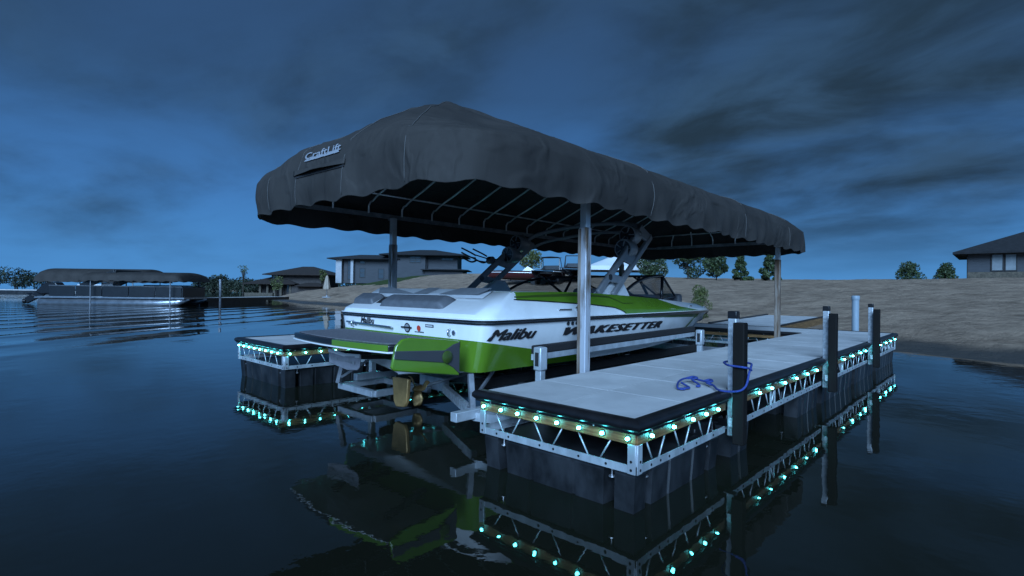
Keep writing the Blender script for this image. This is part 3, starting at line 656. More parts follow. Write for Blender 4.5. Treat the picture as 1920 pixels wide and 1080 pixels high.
def c_skirt(p, s, u):
    """u 0 at the top roll, 1 at the scalloped hem; s running length along the hem"""
    q = (CXM, min(max(p[1], QY0), QY1)); out_ = Vector((p[0]-q[0], p[1]-q[1], 0)).normalized()
    hem = 1.935 + 0.014*math.cos(2*math.pi*s/0.42) + 0.015*noise.noise((s*0.8, 0, 0))
    z = 2.28+(hem-2.28)*u
    bulge = 0.012*math.sin(math.pi*min(1, u*1.1)) + 0.014*u*math.cos(2*math.pi*s/0.42+0.7) + 0.045*noise.noise((s*1.7, u*1.2, 3))*(0.25+0.75*u) + 0.012*noise.noise((s*5.0, u*1.0, 7)) + 0.016*u*(1-min(1, abs(noise.noise((s*2.6, u*.6, 17)))*3))
    v = Vector((p[0], p[1], z)) + out_*bulge*(1 if u > 0 else 0.35)
    return v
OUTL = c_outline(); NO = len(OUTL)
acc = [0]
for i in range(NO): acc.append(acc[-1]+math.dist(OUTL[i], OUTL[(i+1) % NO]))
TOT = acc[-1]; kk = round(TOT/0.42)*0.42/TOT
US = [1.0, 0.985, 0.93, 0.86, 0.78, 0.7, 0.62, 0.54, 0.46, 0.38, 0.3, 0.22, 0.15, 0.09, 0.04]
rows = []
for u in US: rows.append([c_skirt(OUTL[i], acc[i]*kk, u) for i in range(NO)])
for w in WS: rows.append([c_point(OUTL[i], w) for i in range(NO)])
cm = MB(); cm.add([p for r_ in rows for p in r_], [(j*NO+i, j*NO+(i+1) % NO, (j+1)*NO+(i+1) % NO, (j+1)*NO+i) for j in range(len(rows)-1) for i in range(NO)])
cover = cm.build('canopy_cover', M['fabric'], lift, smooth=True, weld=True)
sol = cover.modifiers.new('thick', 'SOLIDIFY'); sol.thickness = 0.004; sol.offset = -1
# stitched seams
from mathutils.bvhtree import BVHTree
BV = BVHTree.FromPolygons([Vector(p) for p in cm.v], cm.f)
def seam(p, w0=0.0, w1=1.0):
    res = []
    for i in range(9):
        h, n, i_, d_ = BV.find_nearest(Vector((p[0], p[1], 1.955+.30*i/8)))
        o_ = Vector((h.x-CXM, h.y-min(max(h.y, QY0), QY1), 0)).normalized(); res.append(h+o_*.003)
    for i in range(1, 27):
        q = c_point(p, w0+(w1-w0)*i/26); h, n, i_, d_ = BV.find_nearest(q)
        if n.z < 0: n = -n
        res.append(h+n*0.003)
    return res
for xx in (-5.15, -4.55, -3.75, -2.95): MB().tube(seam((xx, CY0)), 0.0035, 5).build('seam', M['seam'], cover, smooth=True)
for yy in (4.6, 7.1, 9.0):
    MB().tube(seam((CX1, yy)), 0.0035, 5).build('seam', M['seam'], cover, smooth=True)
def on_stern(X, w, lift_=0.0):
    w = min(max(w, 0), .99); Xo = (X-CXM*w)/(1-w); p = (Xo, CY0)
    a = c_point(p, w); b = c_point((Xo+0.02, CY0), w); c = c_point(p, w+0.01)
    n = (b-a).cross(c-a).normalized()
    if n.y > 0: n = -n
    return a+n*lift_
# vent flap and embroidered name low on the port end of the stern slope
def hit(px_, py2, l_):
    d = (f2+r3*((px_-960)/CAM_F)-u3*((py2-540)/CAM_F)).normalized()
    h, n, i_, q_ = BV.ray_cast(Vector((0, 0, CAM_H)), d)
    if h is None: return Vector((-5.5, 2.4, 2.4))
    if n.dot(d) > 0: n = -n
    return h+n*l_
def quad(Q4, a, b): return tuple((Q4[0][i]*(1-a)+Q4[1][i]*a)*(1-b)+(Q4[3][i]*(1-a)+Q4[2][i]*a)*b for i in (0, 1))
def on_logo(a, b, l_=0.010): return hit(*quad(((574, 306), (641, 287), (641, 269), (574, 290)), a, b), l_)
def on_flap(a, b, l_): return hit(*quad(((552, 332), (648, 307), (648, 297), (552, 322)), a, b), l_)
fl = MB(); fl.grid(lambda a, b: on_flap(a, b, 0.008+0.040*(1-b)**1.5*math.sin(math.pi*(0.04+a*0.92))), 24, 8)
f_o = fl.build('vent_flap', M['fabric'], cover, smooth=True); sm = f_o.modifiers.new('t', 'SOLIDIFY'); sm.thickness = 0.004
sl = MB(); sl.grid(lambda a, b: on_flap(0.02+a*.96, -.45+.5*b, 0.007), 16, 3); sl.build('flap_gap_shadow', M['darkgap'], cover)  # dark strip on the cloth, painted as the open gap's shadow below the flap
tv, tf = text_mesh('CraftLift', 1, shear=0.15, bold=0.015)
MB().add([on_logo(x_, 0.32+0.68*y_) for x_, y_ in tv], tf).build('embroidered_lettering', M['thread'], cover)
rs = random.Random(3)
sp_ = MB()
for k in range(30):
    a = k/29*.9; h_ = 0.15+0.28*rs.random()
    sp_.add([on_logo(a-.03, .08+.1*rs.random()), on_logo(a+.05, .12), on_logo(a+.02, .12+h_)], [(0, 1, 2)])
sp_.build('embroidered_splash', M['thread'], cover)
# bows under the cloth
def bow_path(p, w1=1.0):
    q = (CXM, min(max(p[1], QY0), QY1)); d = Vector((q[0]-p[0], q[1]-p[1], 0)).normalized()*0.035
    d = d*1.9; base = Vector((p[0], p[1], 2.18))+d
    pts = [base, Vector((p[0], p[1], 2.27))+d]
    for w in (0.02, 0.05, 0.09, 0.15, 0.25, 0.45, 0.7, 1.0):
        if w <= w1: pts.append(c_point(p, w, False)+d-Vector((0, 0, 0.085*min(1, w/.05)+.005+.07*w)))
    return pts
yy = 2.58
while yy < CY1-0.3:
    a = bow_path((CX0, yy)); b = bow_path((CX1, yy))
    MB().tube(a+list(reversed(b))[1:], 0.0125, 7).build('bow', M['bow'], lift, smooth=True); yy += 0.4985
for Y_ in (CY0, CY1):
    for i in range(-2, 3):
        MB().tube(bow_path((CXM+i*0.45, Y_), 0.15), 0.0115, 7).build('end_bow', M['bow'], lift, smooth=True)
def loop_pts(ins, z):
    return [Vector((min(max(p[0], CX0+ins), CX1-ins), min(max(p[1], CY0+ins), CY1-ins), z)) for p in c_outline(0.4)]
lp = loop_pts(0.06, 2.175); rail = MB()
x0, x1, y0, y1 = CX0+.05, CX1-.05, CY0+.05, CY1-.05
cr_ = CR-.05
for a, b in (((x0, y0+cr_, 2.165), (x0, y1-cr_, 2.165)), ((x1, y0+cr_, 2.165), (x1, y1-cr_, 2.165)), ((x0+cr_, y0, 2.165), (x1-cr_, y0, 2.165)), ((x0+cr_, y1, 2.165), (x1-cr_, y1, 2.165))):
    MB().bar(a, b, 0.025, 0.055).build('canopy_rail', M['alud'], lift)
for cx_, cy_, a0 in ((x0+cr_, y0+cr_, math.pi), (x1-cr_, y0+cr_, 1.5*math.pi), (x1-cr_, y1-cr_, 0), (x0+cr_, y1-cr_, .5*math.pi)):
    MB().tube([(cx_+cr_*math.cos(a0+k*math.pi/12), cy_+cr_*math.sin(a0+k*math.pi/12), 2.165) for k in range(7)], 0.022, 8).build('corner_rail', M['alud'], lift, smooth=True)
for a, b in (((x0+.13, 3.0, 2.41), (x0+.13, 9.5, 2.41)), ((x1-.13, 3.3, 2.39), (x1-.13, 9.4, 2.39)), ((x0+.4, y1-.13, 2.40), (x1-.4, y1-.13, 2.40))):
    MB().tube([a, b], 0.012, 8).build('canopy_tube', M['bow'], lift, smooth=True)
# posts
PXR, PXL, PY0, PY1 = -2.742, -5.73, 3.90, 9.45
for px_ in (PXR, PXL):
    for py2 in (PY0, PY1):
        w = 0.034; s = 0.041
        po = MB().box(px_-w, px_+w, py2-w, py2+w, 1.6, 2.14).build('post', M['alu'], lift, bevel=0.005)
        MB().box(px_-s, px_+s, py2-s, py2+s, -0.8, 1.80).build('sleeve', M['post'] if py2 == PY0 else M['rust'], po, bevel=0.007)
        MB().box(px_-s-0.006, px_+s-0.055, py2-s-0.0035, py2+s*.2, 0.2, 1.79).build('sleeve_seam', M['rust'], po, bevel=0.003) if (px_ == PXR and py2 == PY0) else None
        ex = x1 if px_ == PXR else x0
        MB().bar((px_, py2, 2.13), (ex, py2, 2.13), 0.06, 0.03).build('post_bracket', M['alud'], po)
# lift cradle: cross beams, bunks, guide posts, base frame
BXC = -4.30
for yy in (3.95, 9.0):
    MB().box(PXL+.06, PXR-.06, yy-.05, yy+.05, 0.20, 0.30).build('cross_beam', M['alud'], lift, bevel=0.004)
for s in (-1, 1):
    xb = BXC+s*1.20
    b0, b1 = (xb+s*.06, 3.55, 0.705), (xb+s*.02, 6.95, 0.735)
    MB().bar(b0, b1, 0.055, 0.075).build('bunk', M['carpet'], lift, bevel=0.012)
    MB().bar((b0[0], b0[1], b0[2]-.066), (b1[0], b1[1], b1[2]-.066), 0.045, 0.052).build('bunk_channel', M['alu'], lift)
    for yy in (3.56, 6.9):
        xg = BXC+s*1.335
        gp = MB().box(xg-.032, xg+.032, yy-.032, yy+.032, 0.12, 0.60).build('guide_post', M['alu'], lift, bevel=0.004)
        MB().box(xg-.044, xg+.044, yy-.048, yy+.048, 0.53, 0.735).build('guide_bracket', M['alu'], gp, bevel=0.012)
        MB().box(xg-.02, xg+.02, yy-.0505, yy-.0485, 0.57, 0.69).build('bracket_slot', M['darkgap'], gp)
    MB().bar((BXC+s*.75, 3.3, 0.36), (BXC+s*.75, 8.2, 0.36), 0.07, 0.10).build('keel_bunk', M['carpet'], lift, bevel=0.01)
    MB().box(BXC+s*.75-.025, BXC+s*.75+.025, 3.9, 3.97, 0.28, 0.33).build('bunk_stub', M['alud'], lift)
    MB().bar((BXC+s*1.12, 2.75 if s > 0 else 3.2, 0.215), (BXC+s*1.12, 9.3, 0.215), 0.075, 0.075).build('base_beam', M['alu'], lift, bevel=0.005)
    MB().bar((BXC+s*1.10, 2.98, 0.18), (BXC+s*1.02, 3.02, 0.52), 0.045, 0.045).build('strut', M['alud'], lift)
    MB().bar((BXC+s*1.04, 2.98, 0.25), (BXC+s*0.92, 3.40, 0.50), 0.022, 0.022).build('strut', M['alud'], lift)
# diagonal perforated arm on the starboard side, cross tie in front of the dock corner
MB().bar((-3.18, 2.98, 0.19), (-2.70, 3.03, 0.21), 0.05, 0.07).build('cross_tie', M['alu'], lift)
MB().bar((-4.25, 3.55, 0.20), (-3.25, 3.05, 0.17), 0.045, 0.085).build('lift_arm', M['galv'], lift)
fx0, fx1, fy0, fy1 = -5.50, -4.80, 3.06, 3.62
for a, b in (((fx0, fy0, .13), (fx1, fy0, .13)), ((fx0, fy1, .13), (fx1+.2, fy1, .13)), ((fx0+.03, fy0, .13), (fx0+.03, fy1, .13)), ((fx1, fy0, .13), (fx1, fy1+.1, .13))):
    MB().bar(a, b, 0.06, 0.065).build('base_frame', M['alu'], lift, bevel=0.004)
MB().box(fx1-.02, fx1+.42, fy1+.04, fy1+.10, 0.13, 0.27).build('winch_plate', M['alu'], lift)
# ------------------------------------------------------------------ wakeboard boat
BX, BY = -4.30, 2.98
boat = thing('wakeboard_boat', 'white and lime green wakeboard boat with grey tower sitting on the lift', 'boat', (BX, BY+3.5, 0))
YS = [0.45, 1.5, 3.0, 4.2, 5.2, 6.0, 6.6, 7.0, 7.25]
RAILX = [1.19, 1.215, 1.19, 1.08, 0.86, 0.57, 0.32, 0.145, 0.0]
RAILZ = [0.965, 0.968, 0.968, 0.962, 0.948, 0.925, 0.892, 0.865, 0.840]
GUNX = [1.07, 1.09, 1.05, 0.94, 0.73, 0.46, 0.24, 0.09, 0.0]
GUNZ = [1.214, 1.216, 1.158, 1.098, 1.055, 1.015, 0.975, 0.935, 0.89]
CHX = [1.06, 1.08, 1.04, 0.88, 0.63, 0.38, 0.19, 0.07, 0.0]
CHZ = [0.525, 0.52, 0.535, 0.57, 0.62, 0.68, 0.74, 0.785, 0.81]
KEZ = [0.40, 0.40, 0.40, 0.42, 0.47, 0.56, 0.66, 0.74, 0.79]
def stem(y, k): return y - k*(max(0, y)/7.25)**5
def level(tabx, tabz, y, ins_stern, rake, gun=False):
    return interp(YS, tabx, y), interp(YS, tabz, y), stem(y, rake)
def outline(tabx, tabz, ystern, rad, rake, z_stern=None):
    """half outline from stern centre to bow tip, list of (x, y, z)"""
    pts = []; x45 = interp(YS, tabx, 0.45); xc = x45-rad-0.02
    for i in range(7): pts.append((xc*i/7, ystern + 0.03*(i/7)**2, z_stern or tabz[0]))
    for i in range(9):
        a = -math.pi/2+math.pi/2*i/8
        pts.append((xc+(rad+0.02)*math.cos(a), ystern+0.03+rad*(1+math.sin(a))*1.0, (z_stern or tabz[0])))
    ya = ystern+0.03+rad; n = 44
    for i in range(1, n+1):
        y = ya+(7.25-ya)*(i/n)**0.92
        x_ = interp(YS, tabx, y) if y > 0.45 else x45
        x_ = max(x_, 0.0)
        pts.append((x_, stem(y, rake), interp(YS, tabz, max(y, 0.45))))
    return pts
O_K = None
o_ch = outline(CHX, CHZ, 0.03, 0.12, 0.42)
o_mid = outline([c*.42+r*.58 for c, r in zip(CHX, RAILX)], [c*.5+r*.5 for c, r in zip(CHZ, RAILZ)], 0.012, 0.135, 0.20)
o_rl = outline(RAILX, RAILZ, 0.0, 0.15, 0.0)
o_t1 = outline([r*.93+g*.07+.0 for g, r in zip(GUNX, RAILX)], [r+.055*(1-.35*i/8) for i, r in enumerate(RAILZ)], 0.02, 0.16, 0.03)
o_gn = outline(GUNX, GUNZ, 0.40, 0.10, 0.26)
o_gi = outline([max(0, g-.10) for g in GUNX], [g-.012 for g in GUNZ], 0.62, 0.22, 0.55)
o_fl = outline([max(0, g-.13) for g in GUNX], [0.72]*9, 0.66, 0.22, 0.75)
NP = len(o_rl)
def full(pts): return [Vector((BX+x_, BY+y_, z_)) for x_, y_, z_ in pts] + [Vector((BX-x_, BY+y_, z_)) for x_, y_, z_ in reversed(pts[1:-1])]
def loft(levels, close=True):
    rows = [full(l) for l in levels]; n = len(rows[0]); mb = MB()
    mb.add([p for r_ in rows for p in r_], [(j*n+i, j*n+(i+1) % n, (j+1)*n+(i+1) % n, (j+1)*n+i) for j in range(len(rows)-1) for i in range(n)])
    return mb
keel = [(0.0, stem(p[1], 0.0)-(.28*(p[1]/7.25)**5), interp(YS, KEZ, max(.45, p[1]))) for p in o_ch]
kl = [(p[0]*0.02, p[1], k_[2]) for p, k_ in zip(o_ch, keel)]
def mixl(a, b, t): return [tuple(q[i]*(1-t)+r_[i]*t for i in range(3)) for q, r_ in zip(a, b)]
hull = loft([kl, mixl(kl, o_ch, .5), o_ch, mixl(o_ch, o_mid, .5), o_mid, mixl(o_mid, o_rl, .5), o_rl]).build('hull', M['white'], boat, auto=32, weld=True)
tops = loft([o_rl, o_t1, mixl(o_t1, o_gn, .5), o_gn, o_gi]).build('topside_deck', M['white'], boat, auto=38, weld=True)
cock = loft([o_gi, mixl(o_gi, o_fl, .5), o_fl])
n_ = len(full(o_fl)); cock.f.append(tuple(range(2*n_, 3*n_)))
cock.build('cockpit_liner', M['vinylm'], boat, auto=40)
# surface lookups on the starboard side (s: +1 starboard, -1 port)
def at_y(ol, y):
    for a, b in zip(ol[7:], ol[8:]):
        if b[1] >= y and b[1] > a[1]:
            t = (y-a[1])/(b[1]-a[1]); return tuple(a[i]+(b[i]-a[i])*t for i in range(3))
    return ol[-1]
HL = [o_ch, mixl(o_ch, o_mid, .5), o_mid, mixl(o_mid, o_rl, .5), o_rl]
TL_ = [o_rl, o_t1, mixl(o_t1, o_gn, .5), o_gn]
def surf(levels, y, z, off=0.003, s=1):
    y = y-BY
    pts = [at_y(l, y) for l in levels]
    z = min(max(z, pts[0][2]), pts[-1][2])
    for a, b in zip(pts, pts[1:]):
        if z <= b[2]+1e-6:
            t = (z-a[2])/max(1e-6, b[2]-a[2]); x_ = a[0]+(b[0]-a[0])*t
            nx, nz = (b[2]-a[2]), -(b[0]-a[0]); l_ = math.hypot(nx, nz) or 1
            return Vector((BX+s*(x_+off*nx/l_), BY+y, z+off*nz/l_))
def patch(name, m, levels, y0, y1, zlo, zhi, parent, nu=40, nv=5, off=0.003, both=True, label=None):
    for s in ((1, -1) if both else (1,)):
        mb = MB()
        def fn(a, b):
            y = y0+(y1-y0)*a; lo = zlo(y); hi = zhi(y); return surf(levels, y, lo+(hi-lo)*b, off, s)
        mb.grid(fn, nu, nv); o = mb.build(name, m, parent, smooth=True)
        if label: o['label'] = label
# rub rail: black lip, white insert, black lip
for z_off, h_, o_, mname, nm in ((0.002, 0.022, 0.012, 'black', 'rub_rail'), (0.013, 0.008, 0.020, 'white', 'rub_rail_insert'), (-0.022, 0.016, 0.006, 'black', 'rub_stripe')):
    def ring(dz, do):
        f = full([(p[0], p[1], p[2]+dz) for p in o_rl]); c = Vector((BX, BY+3.2, 0)); res = []
        for i, p in enumerate(f):
            t = f[(i+1) % len(f)]-f[i-1]; nrm = Vector((t.y, -t.x, 0))
            if nrm.length < 1e-6: nrm = Vector((0, 1, 0))
            nrm.normalize(); res.append(p+nrm*do)
        return res
    rr = [ring(z_off-h_/2, -0.004), ring(z_off-h_/2, o_), ring(z_off+h_/2, o_), ring(z_off+h_/2, -0.004)]; n = len(rr[0]); mb = MB()
    mb.add([p for r_ in rr for p in r_], [(j*n+i, j*n+(i+1) % n, (j+1)*n+(i+1) % n, (j+1)*n+i) for j in range(3) for i in range(n)])
    mb.build(nm, M[mname], boat, auto=40)
# green lower stern quarter wrapping round the transom corner
def green_top(y): return lin([2.98, 3.36, 3.92, 4.6, 4.9], [0.805, 0.745, 0.655, 0.645, 0.64], y)
gi = [i for i in range(NP) if o_rl[i][1]+BY < 4.75]
for s in (1, -1):
    mb = MB(); rows = []
    for b in range(7):
        r_ = []
        for i in gi:
            pts = [l[i] for l in HL]; zt = green_top(o_rl[i][1]+BY); z = pts[0][2]+(zt-pts[0][2])*b/6
            for p, q in zip(pts, pts[1:]):
                if z <= q[2]+1e-6:
                    t = (z-p[2])/(q[2]-p[2]); v = [p[k]+(q[k]-p[k])*t for k in range(3)]; break
            # push out along the plan normal
            j0, j1 = max(i-1, 0), min(i+1, NP-1); tx, ty = o_rl[j1][0]-o_rl[j0][0], o_rl[j1][1]-o_rl[j0][1]; l_ = math.hypot(tx, ty)
            r_.append(Vector((BX+s*(v[0]+0.004*ty/l_), BY+v[1]-0.004*tx/l_, z)))
        rows.append(r_)
    n = len(gi); mb.add([p for r_ in rows for p in r_], [(j*n+i, j*n+i+1, (j+1)*n+i+1, (j+1)*n+i) for j in range(6) for i in range(n-1)])
    mb.build('lower_quarter', M['green'], hull, smooth=True)
    if s == 1: tag(hull.children[-1], 'lime green lower stern quarter')
# green sweep along the topside with its dark edge
def gz(y): return at_y(o_gn, y-BY)[2]
def rz(y): return at_y(o_rl, y-BY)[2]
def sw_top(y): return min(lin([3.0, 3.2, 6.0, 6.3, 6.85, 7.75], [1.165, 1.24, 1.24, 1.135, 1.035, 0.965], y), gz(y)-0.001)
def sw_lo(y): return max(min(lin([3.0, 3.3, 3.73, 4.6, 5.0, 5.19, 5.2, 8], [1.160, 1.150, 1.135, 1.090, 1.055, 1.0, .97, .9], y), sw_top(y)-0.002), rz(y)+0.014)
patch('green_sweep', M['green'], TL_, 3.40, 7.74, sw_lo, sw_top, tops, 70, 5, 0.004, label='lime green sweep along the topside')
patch('sweep_edge', M['greend'], TL_, 3.44, 5.5, lambda y: min(sw_lo(y)+lin([3.5, 4.3, 5.0, 5.5], [0.016, 0.070, 0.105, 0.112], y), sw_top(y)-.001), lambda y: min(sw_lo(y)+lin([3.5, 4.3, 5.0, 5.5], [0.030, 0.098, 0.122, 0.116], y), sw_top(y)), tops, 40, 2, 0.0065)
patch('sweep_outline', M['black'], TL_, 3.40, 5.19, lambda y: sw_lo(y)-0.005, lambda y: sw_lo(y)+0.004, tops, 40, 1, 0.0068)
# dark and green bow stripes under the rail
patch('bow_stripe', M['greend'], HL, 5.6, 7.75, lambda y: rz(y)-lin([5.6, 7.75], [0.040, 0.082], y), lambda y: rz(y)-0.024, hull, 40, 2, 0.004)
def slash(y): return lin([7.05, 7.52], [0.66, 0.90], y)
for s in (1, -1):
    mb = MB(); mb.grid(lambda a, b: surf(HL, 7.02+0.10*a+(0.52+0.03*a)*b, 0.64+0.27*b, 0.0055, s), 3, 14)
    mb.build('green_slash', M['green'], hull, smooth=True)
# lettering on both sides
def side_text(txt, y0, y1, zb, h, shear, thick, name, levels=HL, m='decal', slope=0.0, sp=1.0):
    tv, tf = text_mesh(txt, 1, shear=shear, spacing=sp)
    for s in (1, -1):
        mb = MB()
        for q, (dx, dz) in enumerate(((0, 0), (thick*.5, 0), (thick, 0), (thick*.5, .04), (thick*.5, -.04))):
            vs_ = []
            for a, b in tv:
                a = a*(1-thick)+dx; y = y0+(y1-y0)*(a if s == 1 else 1-a); vs_.append(surf(levels, y, zb+slope*(y-y0)+h*(b+dz), 0.006+.0004*q, s))
            mb.add(vs_, tf)
        mb.build(name, M[m], hull)
side_text('Malibu', 3.09, 3.70, 0.800, 0.093, 0.45, 0.035, 'side_lettering')
side_text('WAKESETTER', 4.09, 6.20, 0.797, 0.080, 0.5, 0.026, 'side_lettering', slope=-0.003, sp=1.15)
def smudge(n, seed):
    """small print too blurred to read in the picture: a row of short uneven strokes"""
    rr_ = random.Random(seed); vs_ = []; fs = []; x_ = 0.0
    while x_ < .97:
        w_ = rr_.uniform(.5, 1.1)/n; b0 = rr_.uniform(0, .25); b1 = rr_.uniform(.7, 1); o_ = len(vs_); sh = .12/n*4
        vs_ += [(x_, b0), (min(1, x_+w_), b0), (min(1, x_+w_+sh*.3), b1), (x_+sh*.3, b1)]; fs.append((o_, o_+1, o_+2, o_+3)); x_ += w_+rr_.uniform(.05, .4)/n
    return vs_, fs
for s in (1, -1):
    tv, tf = smudge(7, 4); MB().add([surf(HL, 8.02+.26*(a if s == 1 else 1-a), 0.838+.02*b, .006, s) for a, b in tv], tf).build('bow_marking', M['decal'], hull)
# transom marks
def on_transom(x_, z, off=0.006):
    z0, z1 = 0.525, 0.965; t = (z-z0)/(z1-z0)
    return Vector((x_, BY+0.03*(1-t)+0.03*(abs(x_-BX)/0.93)**2-off, z))
tv, tf = text_mesh('Malibu', 1, shear=0.3, bold=0.03)
MB().add([on_transom(-4.98+0.28*a, 0.872+0.062*b) for a, b in tv], tf).build('transom_lettering', M['decal'], hull)
MB().bar(on_transom(-5.25, 0.872, 0.03), on_transom(-4.35, 0.856, 0.03), 0.02, 0.018).build('transom_rail', M['chrome'], boat, bevel=0.004)
def disc(c, r, m, name, par=hull, n=20, off=0.008):
    MB().add([on_transom(c[0]+r*math.cos(2*math.pi*k/n)*1.0, c[1]+r*math.sin(2*math.pi*k/n), off) for k in range(n)], [tuple(range(n))]).build(name, M[m], par)
disc((-4.13, 0.865), 0.046, 'decal', 'round_badge'); disc((-4.13, 0.865), 0.034, 'vinylm', 'round_badge_face', off=0.0095)
MB().bar(on_transom(-4.22, 0.868, .012), on_transom(-4.06, 0.868, .012), 0.006, 0.014).build('badge_bar', M['decal'], hull)
M['badge'] = mat('red_blue_badge', (0.05, 0.12, 0.3), 0.4, col2=(0.5, 0.05, 0.03), vscale=9, c2pos=(0.45, 0.55))
disc((-3.955, 0.868), 0.028, 'badge', 'round_badge', off=0.008)
tv, tf = smudge(8, 6)
MB().add([on_transom(-4.02+0.135*a, 0.826+0.014*b) for a, b in tv], tf).build('transom_lettering', M['decal'], hull)
MB().grid(lambda a, b: on_transom(-3.86+0.115*a, 0.885+0.026*b), 2, 1).build('warning_label', M['decal'], hull)
MB().grid(lambda a, b: on_transom(-3.85+0.095*a, 0.892+0.012*b, .0085), 2, 1).build('warning_label_text', M['vinylw'], hull)
# stern towing eyes and cleats
for s in (1, -1):
    c = on_transom(BX+s*0.80, 0.855, 0.0)
    MB().tube([c+Vector((-.03, 0, .03)), c+Vector((-.03, -.035, .02)), c+Vector((-.03, -.035, -.02)), c+Vector((-.03, 0, -.03))], 0.008, 7).build('stern_eye', M['chrome'], boat, smooth=True)
    MB().lathe([(0.022, -.012), (0.022, 0)], (c.x+.02, c.y-.002, c.z), 14, axis='y').build('outlet', M['chrome'], boat)
for y_ in (4.14, 4.21, 4.28):
    for s in (1, -1):
        p = surf(HL, y_, 0.915, 0.002, s); MB().lathe([(0.020, -0.006), (0.020, 0.006), (0.012, 0.009)], p, 14, axis='x').build('vent', M['black'], hull, auto=40)
for s in (1, -1):
    a, b = surf(TL_, 4.00, 1.045, 0.006, s), surf(TL_, 4.20, 1.045, 0.006, s)
    MB().bar(a, b, 0.02, 0.018).build('topside_vent', M['chrome'], tops, bevel=0.006)
    p = surf(TL_, 4.31, 1.045, 0.004, s); MB().lathe([(0.032, -.01), (0.032, .006), (0.022, .012)], p, 18, axis='x').build('fuel_cap', M['chrome'], tops, auto=40)
    for yy in (7.3, 8.5):
        p = surf(TL_, yy, (gz(yy)*.55+rz(yy)*.45), 0.006, s); MB().bar(p+Vector((0, -.045, 0)), p+Vector((0, .045, 0)), 0.02, 0.02).build('cleat', M['chrome'], tops, bevel=0.006)
# stern cushions and sun pad
def stern_slope(x_, t, off):      # t 0 rail .. 1 coaming at the stern
    u = min(1, abs(x_-BX)/1.0)
    z = 1.018+(1.214-1.018)*t; y = BY+0.03+0.37*t+0.03*u*u*(1-t)
    return Vector((x_, y-off*0.40, z+off*0.9))
def cushion(x0, x1, t0, t1, th, m, name, parent):
    mb = MB()
    def fn(a, b):
        e = min(1, min(a, 1-a)/0.06)*min(1, min(b, 1-b)/0.16); e = e**0.5
        return stern_slope(x0+(x1-x0)*a, t0+(t1-t0)*b, 0.002+th*e)
    mb.grid(fn, 24, 14); return mb.build(name, m, parent, smooth=True)
cushion(-5.33, -4.93, 0.22, 0.66, 0.055, M['vinylg'], 'transom_cushion', boat)
cushion(-4.74, -3.72, 0.14, 0.60, 0.060, M['vinylg'], 'transom_cushion', boat)
# raised sun pad behind the coaming: pale with grey inserts, flat top at gunwale height
cushion(-5.30, -3.40, 0.68, 1.03, 0.030, M['vinylw'], 'sun_pad', boat)
sp2 = boat.children[-1]
for xa, xb, xc, xd in ((-5.20, -4.95, -5.05, -4.40), (-4.30, -4.10, -4.42, -4.18), (-3.80, -3.38, -4.00, -3.46)):
    MB().grid(lambda a, b: stern_slope((xa+(xb-xa)*a)*b+(xc+(xd-xc)*a)*(1-b), 0.70+0.31*b, 0.036), 6, 6).build('grey_insert', M['vinylm'], sp2, smooth=True)
MB().box(BX-.93, BX+.93, BY+.42, BY+1.25, 1.12, 1.222).build('sun_pad_top', M['vinylw'], boat, bevel=0.03)
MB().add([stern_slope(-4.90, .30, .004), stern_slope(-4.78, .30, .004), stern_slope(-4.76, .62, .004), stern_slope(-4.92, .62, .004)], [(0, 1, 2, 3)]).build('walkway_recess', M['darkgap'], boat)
# swim platform
PZ = 0.79
def plat_outline(ins, y_in):
    pts = []; hw = 0.90-ins; yo = -0.62+ins
    for k in range(21):
        a = -1+2*k/20; x_ = hw*a; y_ = yo - 0.10*(1-a*a) + 0.14*max(0, abs(a)-.9)/.1*abs(a)
        pts.append((BX+x_, BY+y_))
    pts += [(BX+hw, BY+y_in), (BX-hw, BY+y_in)]
    return pts
plat = MB().prism(plat_outline(0, 0.03), PZ-0.052, PZ).build('swim_platform', M['black'], boat, bevel=0.008)
eo = plat_outline(-0.004, 0)[11:20]; ei = plat_outline(0.05, 0)[11:20]
gs = MB(); gs.add([(p[0], p[1], PZ-.050) for p in eo]+[(p[0], p[1], PZ-.002) for p in eo]+[(p[0], p[1], PZ+.003) for p in ei], [(i, i+1, 10+i, 9+i) for i in range(8)]+[(9+i, 10+i, 19+i, 18+i) for i in range(8)])
gs.build('green_edge', M['green'], plat)
MB().grid(lambda a, b: Vector((BX-.86+1.72*a, BY-.06+.075*b, PZ+.004)), 8, 1).build('green_strip', M['green'], plat)
MB().prism(plat_outline(-0.006, -0.02), PZ-0.066, PZ-0.0525).build('platform_edge', M['white'], plat, bevel=0.003)
MB().prism(plat_outline(0.035, -0.06), PZ+0.0005, PZ+0.010).build('foot_pad', M['pad'], plat, bevel=0.004)
for s in (-1, 1):
    MB().bar((BX+s*.45, BY-.4, PZ-.075), (BX+s*.45, BY+.02, 0.60), 0.04, 0.05).build('platform_bracket', M['alud'], plat)
